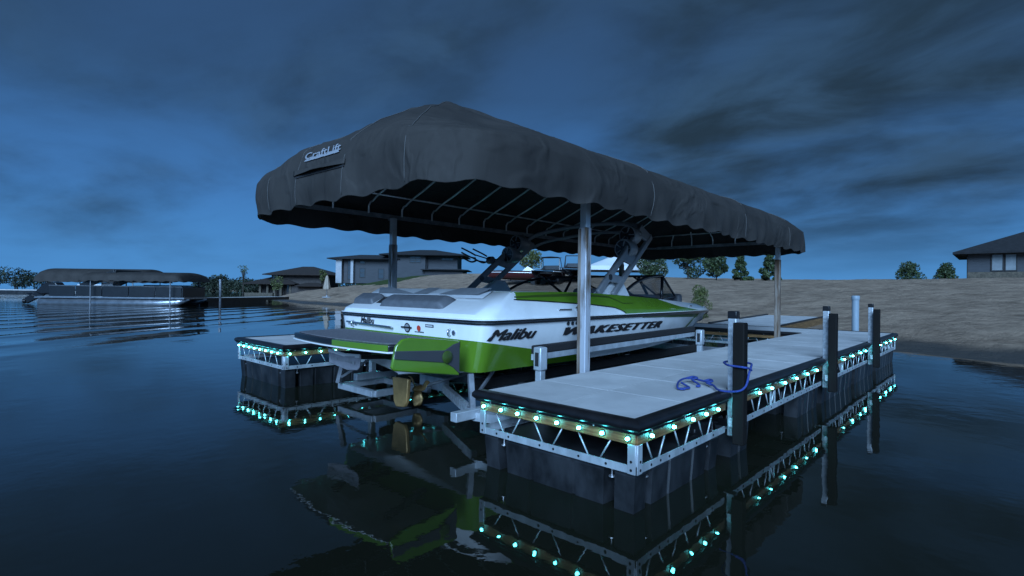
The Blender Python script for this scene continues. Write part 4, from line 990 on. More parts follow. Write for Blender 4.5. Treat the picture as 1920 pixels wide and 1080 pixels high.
# surf gates and lower transom hardware
def gate(pts, m, name, parent, t=0.03):
    mb = MB(); n = len(pts); a = [Vector(p) for p in pts]; b = [p+Vector((0, t, 0)) for p in a]
    mb.add(a+b, [tuple(range(n)), tuple(range(2*n-1, n-1, -1))]+[(i, (i+1) % n, n+(i+1) % n, n+i) for i in range(n)]); return mb.build(name, m, parent, bevel=0.010)
def xgate(yz, m, name, parent, xo=0.0, t=0.03, bev=0.010):
    """plate in the plane of the hull side carried on behind the transom; x leans inboard aft"""
    mb = MB(); n = len(yz); a = [Vector((-3.25-(2.86-y)*.10+xo, y, z)) for y, z in yz]; b = [p-Vector((t, 0, 0)) for p in a]
    mb.add(a+b, [tuple(range(n)), tuple(range(2*n-1, n-1, -1))]+[(i, (i+1) % n, n+(i+1) % n, n+i) for i in range(n)]); return mb.build(name, m, parent, bevel=bev)
g1 = xgate([(2.87, .525), (2.87, .812), (2.40, .858), (2.34, .848), (2.29, .80), (2.255, .64), (2.28, .615)], M['green'], 'surf_gate', boat)
xgate([(2.275, .705), (2.275, .765), (2.72, .742), (2.80, .785), (2.862, .80), (2.862, .545), (2.80, .60), (2.72, .645)], M['actu'], 'gate_actuator', g1, .010, .012, .004)
MB().lathe([(0.050, -.008), (0.052, .0), (0.044, .006)], (-3.242, 2.735, 0.69), 18, axis='x').build('gate_knuckle', M['greend'], g1, auto=40)
g2 = gate([(-4.87, 2.58, .636), (-4.60, 2.61, .606), (-4.32, 2.60, .622), (-4.335, 2.60, .50), (-4.38, 2.60, .470), (-4.56, 2.61, .449), (-4.865, 2.58, .494)], M['plate'], 'wake_plate', boat, 0.015)
g2['label'] = 'bent grey plate with faint lettering under the swim platform'
MB().add([(-4.87, 2.576, .638), (-4.60, 2.606, .608), (-4.32, 2.596, .624), (-4.325, 2.594, .592), (-4.60, 2.604, .574), (-4.868, 2.574, .603)], [(0, 1, 4, 5), (1, 2, 3, 4)]).build('plate_lip', M['vinylw'], g2)
tv, tf = smudge(16, 9)
MB().add([(-4.83+0.45*a, 2.5725+0.028*a if a < .55 else 2.588+0.0*a, 0.535+0.030*b-0.012*a) for a, b in tv], tf).build('plate_lettering', M['vinylm'], g2)
for a, b in (((-4.80, 2.60, .60), (-4.75, 2.98, .56)), ((-4.40, 2.61, .59), (-4.42, 2.99, .56))):
    MB().bar(a, b, 0.03, 0.04).build('plate_arm', M['black'], g2)
# rudder, shaft and propeller
rd = [(-4.44, .355), (-4.18, .362), (-4.20, .14), (-4.24, .085), (-4.37, .07), (-4.41, .12)]
MB().add([(x_, 3.03, z) for x_, z in rd]+[(x_+.012, 3.065, z) for x_, z in rd], [tuple(range(6)), tuple(range(11, 5, -1))]+[(i, (i+1) % 6, 6+(i+1) % 6, 6+i) for i in range(6)]).build('rudder', M['bronze'], boat, bevel=0.008)
MB().tube([(BX-.05, 3.25, .22), (BX, 4.9, .42)], 0.016, 8).build('propeller_shaft', M['steel'], boat, smooth=True)
pr = MB().lathe([(0.012, -.06), (0.035, -.03), (0.038, .04), (0.03, .06)], (BX-.05, 3.28, .215), 14, axis='y').build('propeller', M['bronze'], boat, auto=40)
for k in range(3):
    a0 = R(265+120*k); mb = MB()
    def bl(u, v):
        r_ = 0.03+0.15*v; wd = math.radians(42)*math.sin(math.pi*min(.97, v*.75+.2)); a = a0+wd*(u-.5)*1.25
        return Vector((BX-.05+r_*math.cos(a), 3.285+0.075*(u-.5)*(1-.3*v), .215+r_*math.sin(a)))
    mb.grid(bl, 8, 8); o = mb.build('blade', M['bronze'], pr, smooth=True); q = o.modifiers.new('t', 'SOLIDIFY'); q.thickness = 0.006
# windscreen: framed panes wrapping the helm
def framebar(pts, r, name, par, m='black'):
    return MB().tube(pts, r, 8).build(name, M[m], par, smooth=True)
ws = framebar([(BX-.93, 6.95, 1.46), (BX, 7.15, 1.475), (BX+.72, 6.95, 1.46)], 0.016, 'windscreen', boat)
A = {}
for s in (1, -1):
    aft = Vector((BX+s*.98, 5.50, 1.20)); mid = Vector((BX+s*.93, 6.10, 1.40)); top = Vector((BX+s*.78, 6.90, 1.462))
    low = Vector((BX+s*.60, 7.68, 1.17)); sid = Vector((BX+s*.86, 6.72, 1.13)); ctop = Vector((BX+s*.20, 7.10, 1.47)); clow = Vector((BX+s*.22, 7.86, 1.16))
    framebar(smooth_path([aft, (aft+mid)/2+Vector((0, 0, .025)), mid, (mid+top)/2+Vector((0, 0, .012)), top]), 0.020, 'side_frame', ws)
    framebar([top, sid], 0.022, 'pillar', ws); framebar([top, low], 0.016, 'front_frame', ws)
    framebar([top, ctop], 0.014, 'top_frame', ws); framebar([ctop, clow], 0.014, 'centre_frame', ws)
    framebar([aft, sid, low, clow], 0.014, 'base_frame', ws)
    MB().add([aft, mid, top, sid], [(0, 1, 2, 3)]).build('pane', M['glass'], ws)
    MB().add([sid, top, low], [(0, 1, 2)]).build('pane', M['glass'], ws)
    MB().add([low, top, ctop, clow], [(0, 1, 2, 3)]).build('pane', M['glass'], ws)
    framebar([Vector((BX+s*.80, 6.20, 1.42)), Vector((BX+s*.72, 6.62, 1.16))], 0.020, 'pillar', ws)
# helm, seats
MB().box(BX+.35, BX+.85, 6.25, 6.75, 0.75, 1.20).build('helm_console', M['vinylg'], boat, bevel=0.05)
def seat(x_, y_, name, w=.5, d=.5, zt=1.25):
    o = MB().box(x_-w/2, x_+w/2, y_-d/2, y_+d/2, 0.73, 0.98).build(name, M['vinylm'], boat, bevel=0.06, seg=3)
    MB().box(x_-w/2, x_+w/2, y_-d/2-.10, y_-d/2+.02, 0.95, zt).build('backrest', M['vinylg'], o, bevel=0.05, seg=3)
seat(BX+.55, 5.75, 'helm_seat', zt=1.27); seat(BX-.55, 6.1, 'passenger_seat', zt=1.18)
MB().box(BX-.80, BX+.80, 4.30, 4.85, 0.73, 1.02).build('rear_bench', M['vinylm'], boat, bevel=0.06)
for s in (1, -1):
    MB().box(BX+s*.78-.16, BX+s*.78+.16, 4.9, 5.5, 0.73, 1.02).build('side_bench', M['vinylm'], boat, bevel=0.05)
    b_ = MB().box(BX+s*.42-.22, BX+s*.42+.22, 7.75, 7.87, 0.95, 1.215).build('bow_backrest', M['vinylg'], boat, bevel=0.05, seg=3)
MB().box(BX-.42, BX+.42, 8.0, 9.2, 0.73, 0.96).build('bow_bench', M['vinylm'], boat, bevel=0.06)
# white pod at the tower foot and mirror stalk
for s in (1, -1):
    MB().add([(BX+s*1.02, 4.98, 1.20), (BX+s*1.02, 5.62, 1.17), (BX+s*1.00, 5.48, 1.36), (BX+s*1.00, 5.30, 1.38), (BX+s*.90, 4.98, 1.20), (BX+s*.90, 5.62, 1.17), (BX+s*.92, 5.48, 1.36), (BX+s*.92, 5.30, 1.38)],
             [(0, 1, 2, 3), (7, 6, 5, 4), (0, 4, 5, 1), (1, 5, 6, 2), (2, 6, 7, 3), (3, 7, 4, 0)]).build('tower_foot', M['white'], boat, bevel=0.012)
# wake tower
tw = MB().tube(smooth_path([(BX-.99, 5.98, 1.98), (BX-.80, 6.05, 2.08), (BX-.4, 6.16, 2.15), (BX, 6.2, 2.17), (BX+.4, 6.16, 2.16), (BX+.80, 6.05, 2.10), (BX+.96, 5.98, 2.02)]), 0.028, 10).build('wake_tower', M['towerm'], boat, smooth=True)
MB().tube(smooth_path([(BX-.99, 6.15, 1.90), (BX-.75, 6.28, 2.00), (BX, 6.42, 2.08), (BX+.75, 6.28, 2.02), (BX+.96, 6.15, 1.94)]), 0.022, 10).build('tower_crossbar', M['towerm'], tw, smooth=True)
for s in (1, -1):
    x_ = BX+s*1.09
    def lerp(a, b, t): return Vector(a)*(1-t)+Vector(b)*t
    f0, f1 = (x_-s*.03, 4.86, 1.21), (x_-s*.10, 5.93, 2.05)
    r0, r1 = (x_-s*.03, 5.16, 1.19), (x_-s*.10, 6.16, 1.95)
    MB().bar(f0, f1, 0.045, 0.085).build('tower_leg', M['towerm'], tw, bevel=0.014)
    MB().bar(r0, r1, 0.045, 0.075).build('tower_leg', M['towerm'], tw, bevel=0.014)
    for t0, t1 in ((0.17, 0.27), (0.47, 0.60), (0.88, 1.0)):
        a, b, c, d = lerp(f0, f1, t0), lerp(f0, f1, t1), lerp(r0, r1, t1), lerp(r0, r1, t0); o_ = Vector((.018, 0, 0))
        MB().add([a-o_, b-o_, c-o_, d-o_, a+o_, b+o_, c+o_, d+o_], [(3,2,1,0),(4,5,6,7),(0,1,5,4),(1,2,6,5),(2,3,7,6),(3,0,4,7)]).build('tower_gusset', M['towerm'], tw, bevel=0.006)
    kn = lerp(f0, f1, .22); MB().lathe([(0.035, -.03), (0.035, .03)], kn, 12, axis='x').build('tower_hinge', M['black'], tw, auto=40)
    # speaker cans hang inboard, facing aft
    for (dy, z_, dx) in ((5.70, 1.93, -.16), (5.55, 1.75, -.13)):
        c = (x_+s*dx, dy, z_)
        sp_o = MB().lathe([(0.060, .24), (0.105, .16), (0.118, .06), (0.122, 0), (0.114, -.018), (0.10, -.018)], c, 20, axis='y').build('speaker', M['towerm'], tw, auto=40)
        MB().lathe([(0.098, -.0185), (0.098, -.024)], c, 20, axis='y').build('speaker_face', M['black'], sp_o)
        for k in range(5):
            a = 2*math.pi*k/5; MB().bar((c[0]+.03*math.cos(a), c[1]-.03, c[2]+.03*math.sin(a)), (c[0]+.096*math.cos(a), c[1]-.03, c[2]+.096*math.sin(a)), 0.014, 0.008).build('grille_spoke', M['towerm'], sp_o)
        MB().bar((c[0], c[1]+.06, c[2]), (x_-s*.04, c[1]+.1, c[2]), 0.04, 0.04).build('speaker_clamp', M['towerm'], sp_o)
# board rack: forks on a swivel on the port leg
rk = MB().lathe([(0.055, -.04), (0.055, .04)], (BX-1.06, 5.30, 1.66), 14, axis='x').build('board_rack', M['black'], tw, auto=40)
MB().bar((BX-1.08, 5.30, 1.66), (BX-1.03, 5.45, 1.66), 0.05, 0.05).build('rack_mount', M['black'], rk)
for dz in (.03, -.05):
    MB().tube([(BX-1.10, 5.30, 1.66+dz*.6), (BX-1.16, 5.08, 1.70+dz)], 0.010, 6).build('rack_arm', M['black'], rk)
for dy in (5.28, 5.06):
    for k, dz in enumerate((0.0, .065, .13)):
        if dy > 5.2 and k == 1: continue
        MB().tube(smooth_path([(BX-1.12, dy, 1.64+dz*.6), (BX-1.20, dy-.02, 1.63+dz), (BX-1.36, dy-.05, 1.70+dz)], 4), 0.013, 6).build('rack_fork', M['black'], rk, smooth=True)
# ------------------------------------------------------------------ background things
def ray_xy(px, depth):
    d = f2*1.0 + r3*((px-960)/CAM_F); k = depth
    return (d.x*k, d.y*k)
def on_ground(px, depth, dz=0.0):
    x_, y_ = ray_xy(px, depth); return Vector((x_, y_, ground_z(x_, y_)+dz))
FACE = math.atan2(rgt.y, rgt.x)       # local +x to the right of the picture, +y away
def leaf_cloud(mb, rnd, blobs, n, size, flat=0.75):
    """many small leaf quads spread through the volume of a set of ellipsoid clumps"""
    tot = sum(b[3]*b[4] for b in blobs)
    for (cx, cy, cz, rx, rz) in blobs:
        m_ = max(4, int(n*rx*rz/tot))
        for _ in range(m_):
            while True:
                p = Vector((rnd.uniform(-1, 1), rnd.uniform(-1, 1), rnd.uniform(-1, 1)))
                if p.length < 1: break
            p = p*(p.length**-0.35) if p.length > .05 else p
            c = Vector((cx+p.x*rx, cy+p.y*rx, cz+p.z*rz))
            a = Vector((rnd.uniform(-1, 1), rnd.uniform(-1, 1), rnd.uniform(-flat, flat))).normalized(); b = a.orthogonal().normalized()
            b.rotate(Matrix.Rotation(rnd.uniform(0, 6.28), 3, a)); c2 = a.cross(b); s = size*rnd.uniform(.55, 1.25)
            mb.add([c-b*s, c-c2*s*.5, c+b*s, c+c2*s*.5], [(0, 1, 2, 3)])
def tree(name, label, cat, loc, h, w, trunk_h, seed, m='leaf', n=900, size=0.14, style='round', group=None, trunk_r=None):
    rnd = random.Random(seed); t = thing(name, label, cat, loc, group=group, world_coords=False)
    tr = MB(); r0 = trunk_r or h*0.022; lean = rnd.uniform(-.03, .03)*h
    top = Vector((lean, rnd.uniform(-.02, .02)*h, h*(.9 if style == 'cone' else .72)))
    tr.tube([Vector((0, 0, -.3)), Vector((lean*.3, 0, h*.3)), top*.75, top], [r0*1.25, r0*.9, r0*.5, r0*.15], 7)
    blobs = []
    k = 17 if style != 'cone' else 15
    for i in range(k):
        f = i/(k-1)
        if style == 'cone':
            z = trunk_h+(h-trunk_h)*f; rad = w*.5*(1-f*.82)*rnd.uniform(.55, 1.0); ang = i*2.4
            off = w*.5*(1-f)*.62
            c = Vector((off*math.cos(ang), off*math.sin(ang), z)); blobs.append((c.x, c.y, c.z, max(.12*w, rad*.55), (h-trunk_h)*.10))
        else:
            ang = i*2.39996+seed; z = trunk_h+(h-trunk_h)*(0.18+0.66*rnd.random()) if trunk_h > .2 else h*(.06+.74*(i/(k-1)))
            prof = math.sin(math.pi*min(1, max(.12, (z-trunk_h)/(h-trunk_h))))**.6
            off = w*.5*rnd.uniform(.25, .75)*(prof if trunk_h > .2 else max(.2, 1.1-z/h))
            c = Vector((off*math.cos(ang), off*math.sin(ang), z)); rr = w*rnd.uniform(.08, .27)
            blobs.append((c.x, c.y, c.z, rr, rr*.8))
        st = Vector((lean*.5, 0, min(c.z*.8, h*.62)*rnd.uniform(.6, 1)))
        tr.tube([st, st*.4+c*.6+Vector((0, 0, -.05*h)), c], [r0*.4, r0*.24, r0*.08], 5)
    tr.build('trunk', M['bark'], t, smooth=True)
    cr = MB(); leaf_cloud(cr, rnd, blobs, n, size); cr.build('crown', M[m], t)
    return t
# row of trees on the bank behind the canopy
row = [(1222, 50, 2.3, 3.8, 'round', 'spreading small tree next to the white tent, left end of the row'), (1290, 49, 3.0, 3.6, 'round', 'broad leafy tree with a clear trunk, second in the row'),
       (1343, 47, 2.5, 2.4, 'round', 'dense bushy tree low to the ground, third in the row'), (1388, 47, 2.6, 2.0, 'cone', 'slim conical young tree, fourth in the row'),
       (1442, 46, 2.9, 2.1, 'cone', 'slim conical young tree partly behind the far canopy post')]
for i, (px_, dp, h, w, st, lab) in enumerate(row):
    tree('young_tree', lab, 'tree', on_ground(px_, dp, -.1), h, w, .25, 20+i, n=2600, size=0.12, style=st, group='young trees along the bank')
for i, (px_, dp, h, w, lab) in enumerate(((1704, 55, 2.0, 2.9, 'wide dark bush on the skyline right of the canopy'), (1773, 55, 1.9, 2.2, 'loose small bush on the skyline beside the right hand house'))):
    tree('bush', lab, 'bush', on_ground(px_, dp, -.1), h, w, .05, 50+i, n=2000, size=0.11, group='bushes on the skyline')
tree('young_tree', 'round green tree seen under the tower beside the parked boats', 'tree', on_ground(996, 60, -.1), 3.6, 3.3, .4, 61, n=1500, size=0.14, m='leafy')
# shrub on the sand right of the bow
sl_ = on_ground(1312, 19.5)
tree('shrub', 'olive green shrub growing on the sand behind the bow', 'shrub', sl_, 1.35, 1.15, .05, 71, m='leafy', n=2600, size=0.036, trunk_r=.012)
tree('sand_tuft', 'small dry tuft on the sand below the grey house', 'plant', on_ground(692, 33), .55, .8, .02, 72, m='leafy', n=300, size=0.05, trunk_r=.01)

# ---- houses
def house_root(name, label, px_, depth, dz=0.0, rot=0.0):
    return thing(name, label, 'house', on_ground(px_, depth, dz), FACE+rot, world_coords=False)
def hip_roof(x0, x1, y0, y1, z, h, ov=.5, ridge=None, th=.16):
    x0 -= ov; x1 += ov; y0 -= ov; y1 += ov; cy = (y0+y1)/2; ins = (y1-y0)/2 if ridge is None else ridge
    ra, rb = (x0+ins, cy, z+h), (x1-ins, cy, z+h)
    vs_ = [(x0, y0, z), (x1, y0, z), (x1, y1, z), (x0, y1, z), (x0, y0, z-th), (x1, y0, z-th), (x1, y1, z-th), (x0, y1, z-th), ra, rb]
    return MB().add(vs_, [(0, 1, 9, 8), (1, 2, 9), (2, 3, 8, 9), (3, 0, 8), (0, 4, 5, 1), (1, 5, 6, 2), (2, 6, 7, 3), (3, 7, 4, 0), (4, 7, 6, 5)])
def window(par, x0, x1, y, z0, z1, cols=1, rows=1, glassm='wglass'):
    fr = MB(); t = .07
    for a, b, c, d in ((x0-t, x1+t, z0-t, z0), (x0-t, x1+t, z1, z1+t), (x0-t, x0, z0, z1), (x1, x1+t, z0, z1)): fr.box(a, b, y-.09, y+.02, c, d)
    for i in range(1, cols): xx = x0+(x1-x0)*i/cols; fr.box(xx-.04, xx+.04, y-.08, y+.01, z0, z1)
    for i in range(1, rows): zz = z0+(z1-z0)*i/rows; fr.box(x0, x1, y-.075, y+.01, zz-.04, zz+.04)
    f = fr.build('window', M['trim'], par)
    for i in range(cols):
        for j in range(rows):
            a, b = x0+(x1-x0)*i/cols, x0+(x1-x0)*(i+1)/cols; c, d = z0+(z1-z0)*j/rows, z0+(z1-z0)*(j+1)/rows
            MB().box(a+.02, b-.02, y-.035, y-.02, c+.02, d-.02).build('pane', M[glassm], f)
S1 = 100/CAM_F      # metres per pixel at 100 m
def bx(par, name, m, x0, x1, y0, y1, z0, z1): return MB().box(x0, x1, y0, y1, z0, z1).build(name, m, par)
# grey modern house: two wings under low hip roofs
H2 = house_root('modern_house', 'slate grey two storey house with low dark hip roofs and pale columns', 740, 95, -.3); s = 95/CAM_F
def U(px_): return (px_-740)*s
def V(py): return (522-py)*s
bx(H2, 'wall', M['siding'], U(737), U(797), 0, 9, -.5, V(473)); bx(H2, 'wall', M['siding'], U(640), U(736.6), 1.2, 9.5, -.5, V(481))
bx(H2, 'wall', M['siding'], U(800), U(856), 1.0, 9, V(499), V(474)); bx(H2, 'wall', M['sidingd'], U(797.2), U(868), -.6, 8, -.5, V(501))
bx(H2, 'recess', M['sidingd'], U(797.3), U(799.8), .6, 9, V(501), V(474))
bx(H2, 'wall', M['sidingb'], U(622), U(639.6), 3.2, 9, -.5, V(483))
hip_roof(U(722), U(864), -.4, 9.4, V(472.5), 1.2, .9, 6.2).build('roof', M['roof'], H2)
hip_roof(U(620), U(742), 0.4, 9.9, V(480.5), .95, .7, 4.5).build('roof', M['roof'], H2)
hip_roof(U(797), U(872), -.8, 7.6, V(500.3), .35, .6, 3.0, .12).build('porch_roof', M['roof'], H2)
for a, b in ((627, 638), (655, 660)): bx(H2, 'column', M['column'], U(a), U(b), .55, 1.15, -.5, V(482))
window(H2, U(648), U(655), 1.2, V(520), V(485), 1, 4); window(H2, U(623), U(627), 3.2, V(518), V(485), 1, 4)
window(H2, U(671), U(680), 1.2, V(516), V(499), 1, 2); window(H2, U(706), U(716), 1.2, V(518), V(500), 1, 2)
window(H2, U(768), U(788), 0, V(487), V(473.5)-.25, 2, 3); window(H2, U(826), U(848), 1.0, V(482), V(478), 3, 1)
window(H2, U(671), U(680), 1.2, V(490), V(485.5), 1, 1)
# brown house with big roof
H1 = house_root('brown_house', 'dark brown house with steep brown hip roof and stone porch', 540, 100, -.3); s = 100/CAM_F
def U(px_): return (px_-540)*s
def V(py): return (524-py)*s
bx(H1, 'wall', M['sidingb'], U(500), U(595), 2, 12, -.5, V(483)); bx(H1, 'wall', M['sidingb'], U(475), U(499.6), 3, 11, -.5, V(503)); bx(H1, 'wall', M['sidingb'], U(544), U(598), .6, 1.96, -.5, V(505))
hip_roof(U(497), U(606), 1.2, 12.6, V(483.2), 1.75, .8, 5.2).build('roof', M['roofb'], H1)
hip_roof(U(463), U(548), .2, 8, V(501), 1.5, .6, 4.2).build('porch_roof', M['roofb'], H1)
hip_roof(U(560), U(600), -.2, 3, V(504.5), .6, .5, 1.5).build('porch_roof', M['roofb'], H1)
for a in (482, 496, 509, 521, 539): bx(H1, 'stone_pier', M['stone'], U(a), U(a+4), .7, 1.2, -.5, V(502.5))
window(H1, U(529), U(533), 2, V(517), V(504), 1, 1); window(H1, U(536), U(540), 2, V(517), V(504), 1, 1); window(H1, U(486), U(492), 3, V(517), V(506), 1, 1, 'wblind')
window(H1, U(502), U(512), 2, V(491), V(485), 2, 1)
bx(H1, 'door', M['trim'], U(514), U(519), 1.9, 1.99, -.2, V(505))
gwall = on_ground(486, 90)
rw = MB().box(-2.4, 2.4, -.25, .25, -.3, .75).build('retaining_wall', M['stone'], None, off=(0, 0, 0)); rw.location = gwall; rw.rotation_euler = (0, 0, FACE)
tag(rw, 'low pale stone wall on the lawn in front of the brown house', 'wall')
# right hand house
H3 = house_root('dark_house', 'dark one storey house with double window at the right edge', 1880, 52, -.25, -math.atan((1880-960)/CAM_F)); s = 52/CAM_F
def U(px_): return (px_-1880)*s*.74
def V(py): return (522-py)*s
bx(H3, 'wall', M['siding'], U(1813), U(2060), 0, 9, V(506.1), V(471)); bx(H3, 'stone_base', M['stone'], U(1812), U(2061), -.12, 9.1, -.8, V(506.2))
hip_roof(U(1813), U(2060), 0, 9, V(468), 2.35, 1.15, 5.6, .2).build('roof', M['roof'], H3)
bx(H3, 'soffit', M['trim'], U(1793), U(2080), -1.0, 10, V(470.5), V(470.5)+.06)
MB().tube([(U(1797), -.9, V(471)), (U(1806), -.5, V(474)), (U(1812), -.08, V(475)), (U(1812), -.08, V(520))], .045, 7).build('downpipe', M['trim'], H3)
window(H3, U(1859.5), U(1880), 0, V(503.5), V(473.5), 1, 1, 'wblind'); window(H3, U(1885), U(1905), 0, V(503.5), V(473.5), 1, 1, 'wblind')
# ---- white marquee
tp = thing('party_tent', 'white peaked party tent on the bank behind the windscreen', 'tent', on_ground(1165, 56, -.1), FACE, world_coords=False); s = 56/CAM_F
w_, zz = 4.0, 1.15
rf = MB(); n = 24
rings = []
for k, (f, z) in enumerate(((1.0, zz), (.72, zz+.42), (.45, zz+.85), (.22, zz+1.35), (.06, zz+1.95), (.0, zz+2.1))):
    rings.append([(max(-1, min(1, 1.35*math.cos(2*math.pi*i/n)))*w_*f, max(-1, min(1, 1.35*math.sin(2*math.pi*i/n)))*w_*f*.8, z) for i in range(n)])
rf.add([p for r_ in rings for p in r_], [(j*n+i, j*n+(i+1) % n, (j+1)*n+(i+1) % n, (j+1)*n+i) for j in range(len(rings)-1) for i in range(n)])
rf.build('tent_roof', M['tent'], tp, smooth=True, weld=True)
va = MB(); va.add([(p[0]*1.005, p[1]*1.005, zz+.002) for p in rings[0]]+[(p[0]*1.01, p[1]*1.01, zz-.42) for p in rings[0]], [(i, (i+1) % n, n+(i+1) % n, n+i) for i in range(n)]); va.build('valance', M['tent'], tp)
for sx in (-1, 1):
    for sy in (-1, 1): MB().tube([(sx*w_*.94, sy*w_*.75, -.5), (sx*w_*.94, sy*w_*.75, zz)], .05, 8).build('tent_pole', M['alu'], tp)
# ---- parked boats on the bank
def small_boat(label, px_, depth, L, hullm, rot, dz=0.0, top='bimini', z_w=None, name='parked_boat', group='boats parked on the bank', trailer=True):
    loc = on_ground(px_, depth, dz)
    if z_w is not None: loc.z = z_w
    t = thing(name, label, 'boat', loc, FACE+rot, group=group, world_coords=False)
    b = L*.17; base = .45 if trailer else -.12; hs = .8 if trailer else .65
    def sec(u, v, s_):
        wd = b*(1-max(0, (u-.55)/.45)**2.2); zk = base+.32*max(0, (u-.6)/.4)**2*hs; zt = base+hs*(.86+.14*u)
        prof = [(0, zk), (wd*.72, zk+.22*hs), (wd*.92, zk+(zt-zk)*.55), (wd, zt)]
        i = min(2, int(v*3)); f = v*3-i; x_ = prof[i][0]+(prof[i+1][0]-prof[i][0])*f; z_ = prof[i][1]+(prof[i+1][1]-prof[i][1])*f
        return (-L/2+L*u, s_*x_, z_)
    mb = MB()
    for s_ in (1, -1): mb.grid(lambda a, c: sec(a, c, s_), 16, 6)
    hl = mb.build('hull', M[hullm], t, smooth=True)
    dk = MB()
    dk.grid(lambda a, c: (-L/2+L*a, (c*2-1)*b*(1-max(0, (a-.55)/.45)**2.2), base+hs*(.86+.14*a)+.04), 16, 2); dk.build('deck', M['white'], hl)
    ar = MB()
    for s_ in (1, -1): ar.tube([(-L/2+L*a/14, s_*b*1.005*(1-max(0, (a/14-.55)/.45)**2.2), base+hs*(.72+.12*a/14)) for a in range(15)], .035, 5)
    ar.build('hull_stripe', M['white'], hl)
    wsn = MB(); zt = base+hs*.95
    wsn.add([(.2, -b*.8, zt), (.2, b*.8, zt), (-.25, b*.7, zt+.42), (-.25, -b*.7, zt+.42)], [(0, 1, 2, 3)]); wsn.add([(.2, b*.8, zt), (-1.0, b*.85, zt), (-.25, b*.7, zt+.42)], [(0, 1, 2)]); wsn.add([(.2, -b*.8, zt), (-1.0, -b*.85, zt), (-.25, -b*.7, zt+.42)], [(0, 1, 2)])
    wsn.build('windscreen', M['wglass'], t)
    if top:
        fr = MB()
        for s_ in (1, -1):
            fr.tube([(-.9, s_*b*.9, zt), (-.6, s_*b*.8, zt+1.05)], .035, 6); fr.tube([(.0, s_*b*.9, zt), (-.35, s_*b*.8, zt+1.05)], .03, 6)
        fr.tube([(-.6, -b*.8, zt+1.05), (-.6, b*.8, zt+1.05)], .04, 6); fr.build('tower', M['black'], t)
        if top == 'bimini':
            MB().grid(lambda a, c: (-1.4+1.7*a, (c*2-1)*b*.85, zt+1.08+.09*math.sin(math.pi*a)*math.sin(math.pi*c)), 6, 6).build('bimini_top', M['fabric'], t, smooth=True)
    if trailer:
        tl = MB(); tl.bar((-L*.45, -b*.5, .38), (L*.62, 0, .38), .1, .1); tl.bar((-L*.45, b*.5, .38), (L*.62, 0, .38), .1, .1); tl.bar((-L*.2, -b*.95, .33), (-L*.2, b*.95, .33), .1, .1)
        tl.bar((-L*.3, -b*.4, .38), (-L*.3, -b*.4, base+.2), .08, .08); tl.bar((-L*.3, b*.4, .38), (-L*.3, b*.4, base+.2), .08, .08); tl.bar((L*.2, 0, .38), (L*.2, 0, base+.1), .08, .08)
        to = tl.build('trailer', M['black'], t)
        for s_ in (1, -1):
            for xx in (-L*.24, -L*.13): MB().lathe([(.30, -.1), (.33, -.07), (.33, .07), (.30, .1)], (xx, s_*b*1.0, .33), 16, axis='y').build('wheel', M['rubber'], to, auto=40)
    return t
small_boat('maroon and white boat on a trailer, side on, behind the tower leg', 985, 46, 6.6, 'maroon', R(172), -.15, None)
small_boat('dark boat with black bimini top parked stern on beside the maroon one', 1036, 45, 5.6, 'black', R(68), -.15, 'bimini')
small_boat('dark red boat with an open tower parked stern on, beside the near canopy post', 1078, 46, 5.8, 'maroon', R(80), -.15, 'tower')
# ---- beach umbrella
ub = thing('beach_umbrella', 'closed beige beach umbrella standing on the sand before the houses', 'umbrella', on_ground(613, 46), world_coords=False)
MB().lathe([(.40, 0), (.40, .06), (.08, .09), (.06, .2)], (0, 0, 0), 18).build('base', M['column'], ub, auto=40)
MB().tube([(0, 0, 0), (0, 0, 1.75)], .028, 8).build('pole', M['alud'], ub, smooth=True)
cl_ = MB(); n = 24
prof = [(.05, 1.92), (.10, 1.8), (.16, 1.5), (.22, 1.15), (.27, .85), (.25, .72)]
cl_.add([((r_*(1+.18*math.cos(6*2*math.pi*k/n)))*math.cos(2*math.pi*k/n), (r_*(1+.18*math.cos(6*2*math.pi*k/n)))*math.sin(2*math.pi*k/n), z) for r_, z in prof for k in range(n)],
        [(i*n+k, i*n+(k+1) % n, (i+1)*n+(k+1) % n, (i+1)*n+k) for i in range(len(prof)-1) for k in range(n)]+[tuple(range(n))])
cl_.build('folded_cloth', M['umb'], ub, smooth=True)
# ---- dock and posts on the left shore
da, db = Vector((*ray_xy(366, 36.5), 0)), Vector((*ray_xy(526, 47), 0)); dv = (db-da).normalized(); L_ = (db-da).length
ld = thing('shore_dock', 'low dark dock reaching from the left beach to the pontoon boat', 'dock', da, math.atan2(dv.y, dv.x), world_coords=False)
nb = 14
for k in range(nb): bx(ld, 'deck_plank', M['deck'], L_*k/nb, L_*(k+1)/nb-.03, -.8, .8, .42, .47)
bx(ld, 'skirt', M['rubber'], 0, L_, -.83, -.805, .22, .46); bx(ld, 'skirt', M['rubber'], 0, L_, .805, .83, .22, .46)
for k in range(4): bx(ld, 'float', M['float'], L_*(.03+.16*k), L_*(.03+.16*k)+1.8, -.75, .75, -.15, .40)
for px_, dp, top_, lab in ((373, 36.2, 1.60, 'thin grey mooring post beside the bow of the pontoon boat'), (413, 37.0, 1.80, 'taller grey mooring post on the left dock, right of the thin one')):
    x_, y_ = ray_xy(px_, dp)
    o = MB().lathe([(.085, -1), (.085, top_-.03), (.07, top_)], (0, 0, 0), 12).build('mooring_post', M['alud'], None, off=(0, 0, 0), auto=40); o.location = (x_, y_, 0)
    tag(o, lab, 'post', 'posts of the left dock')
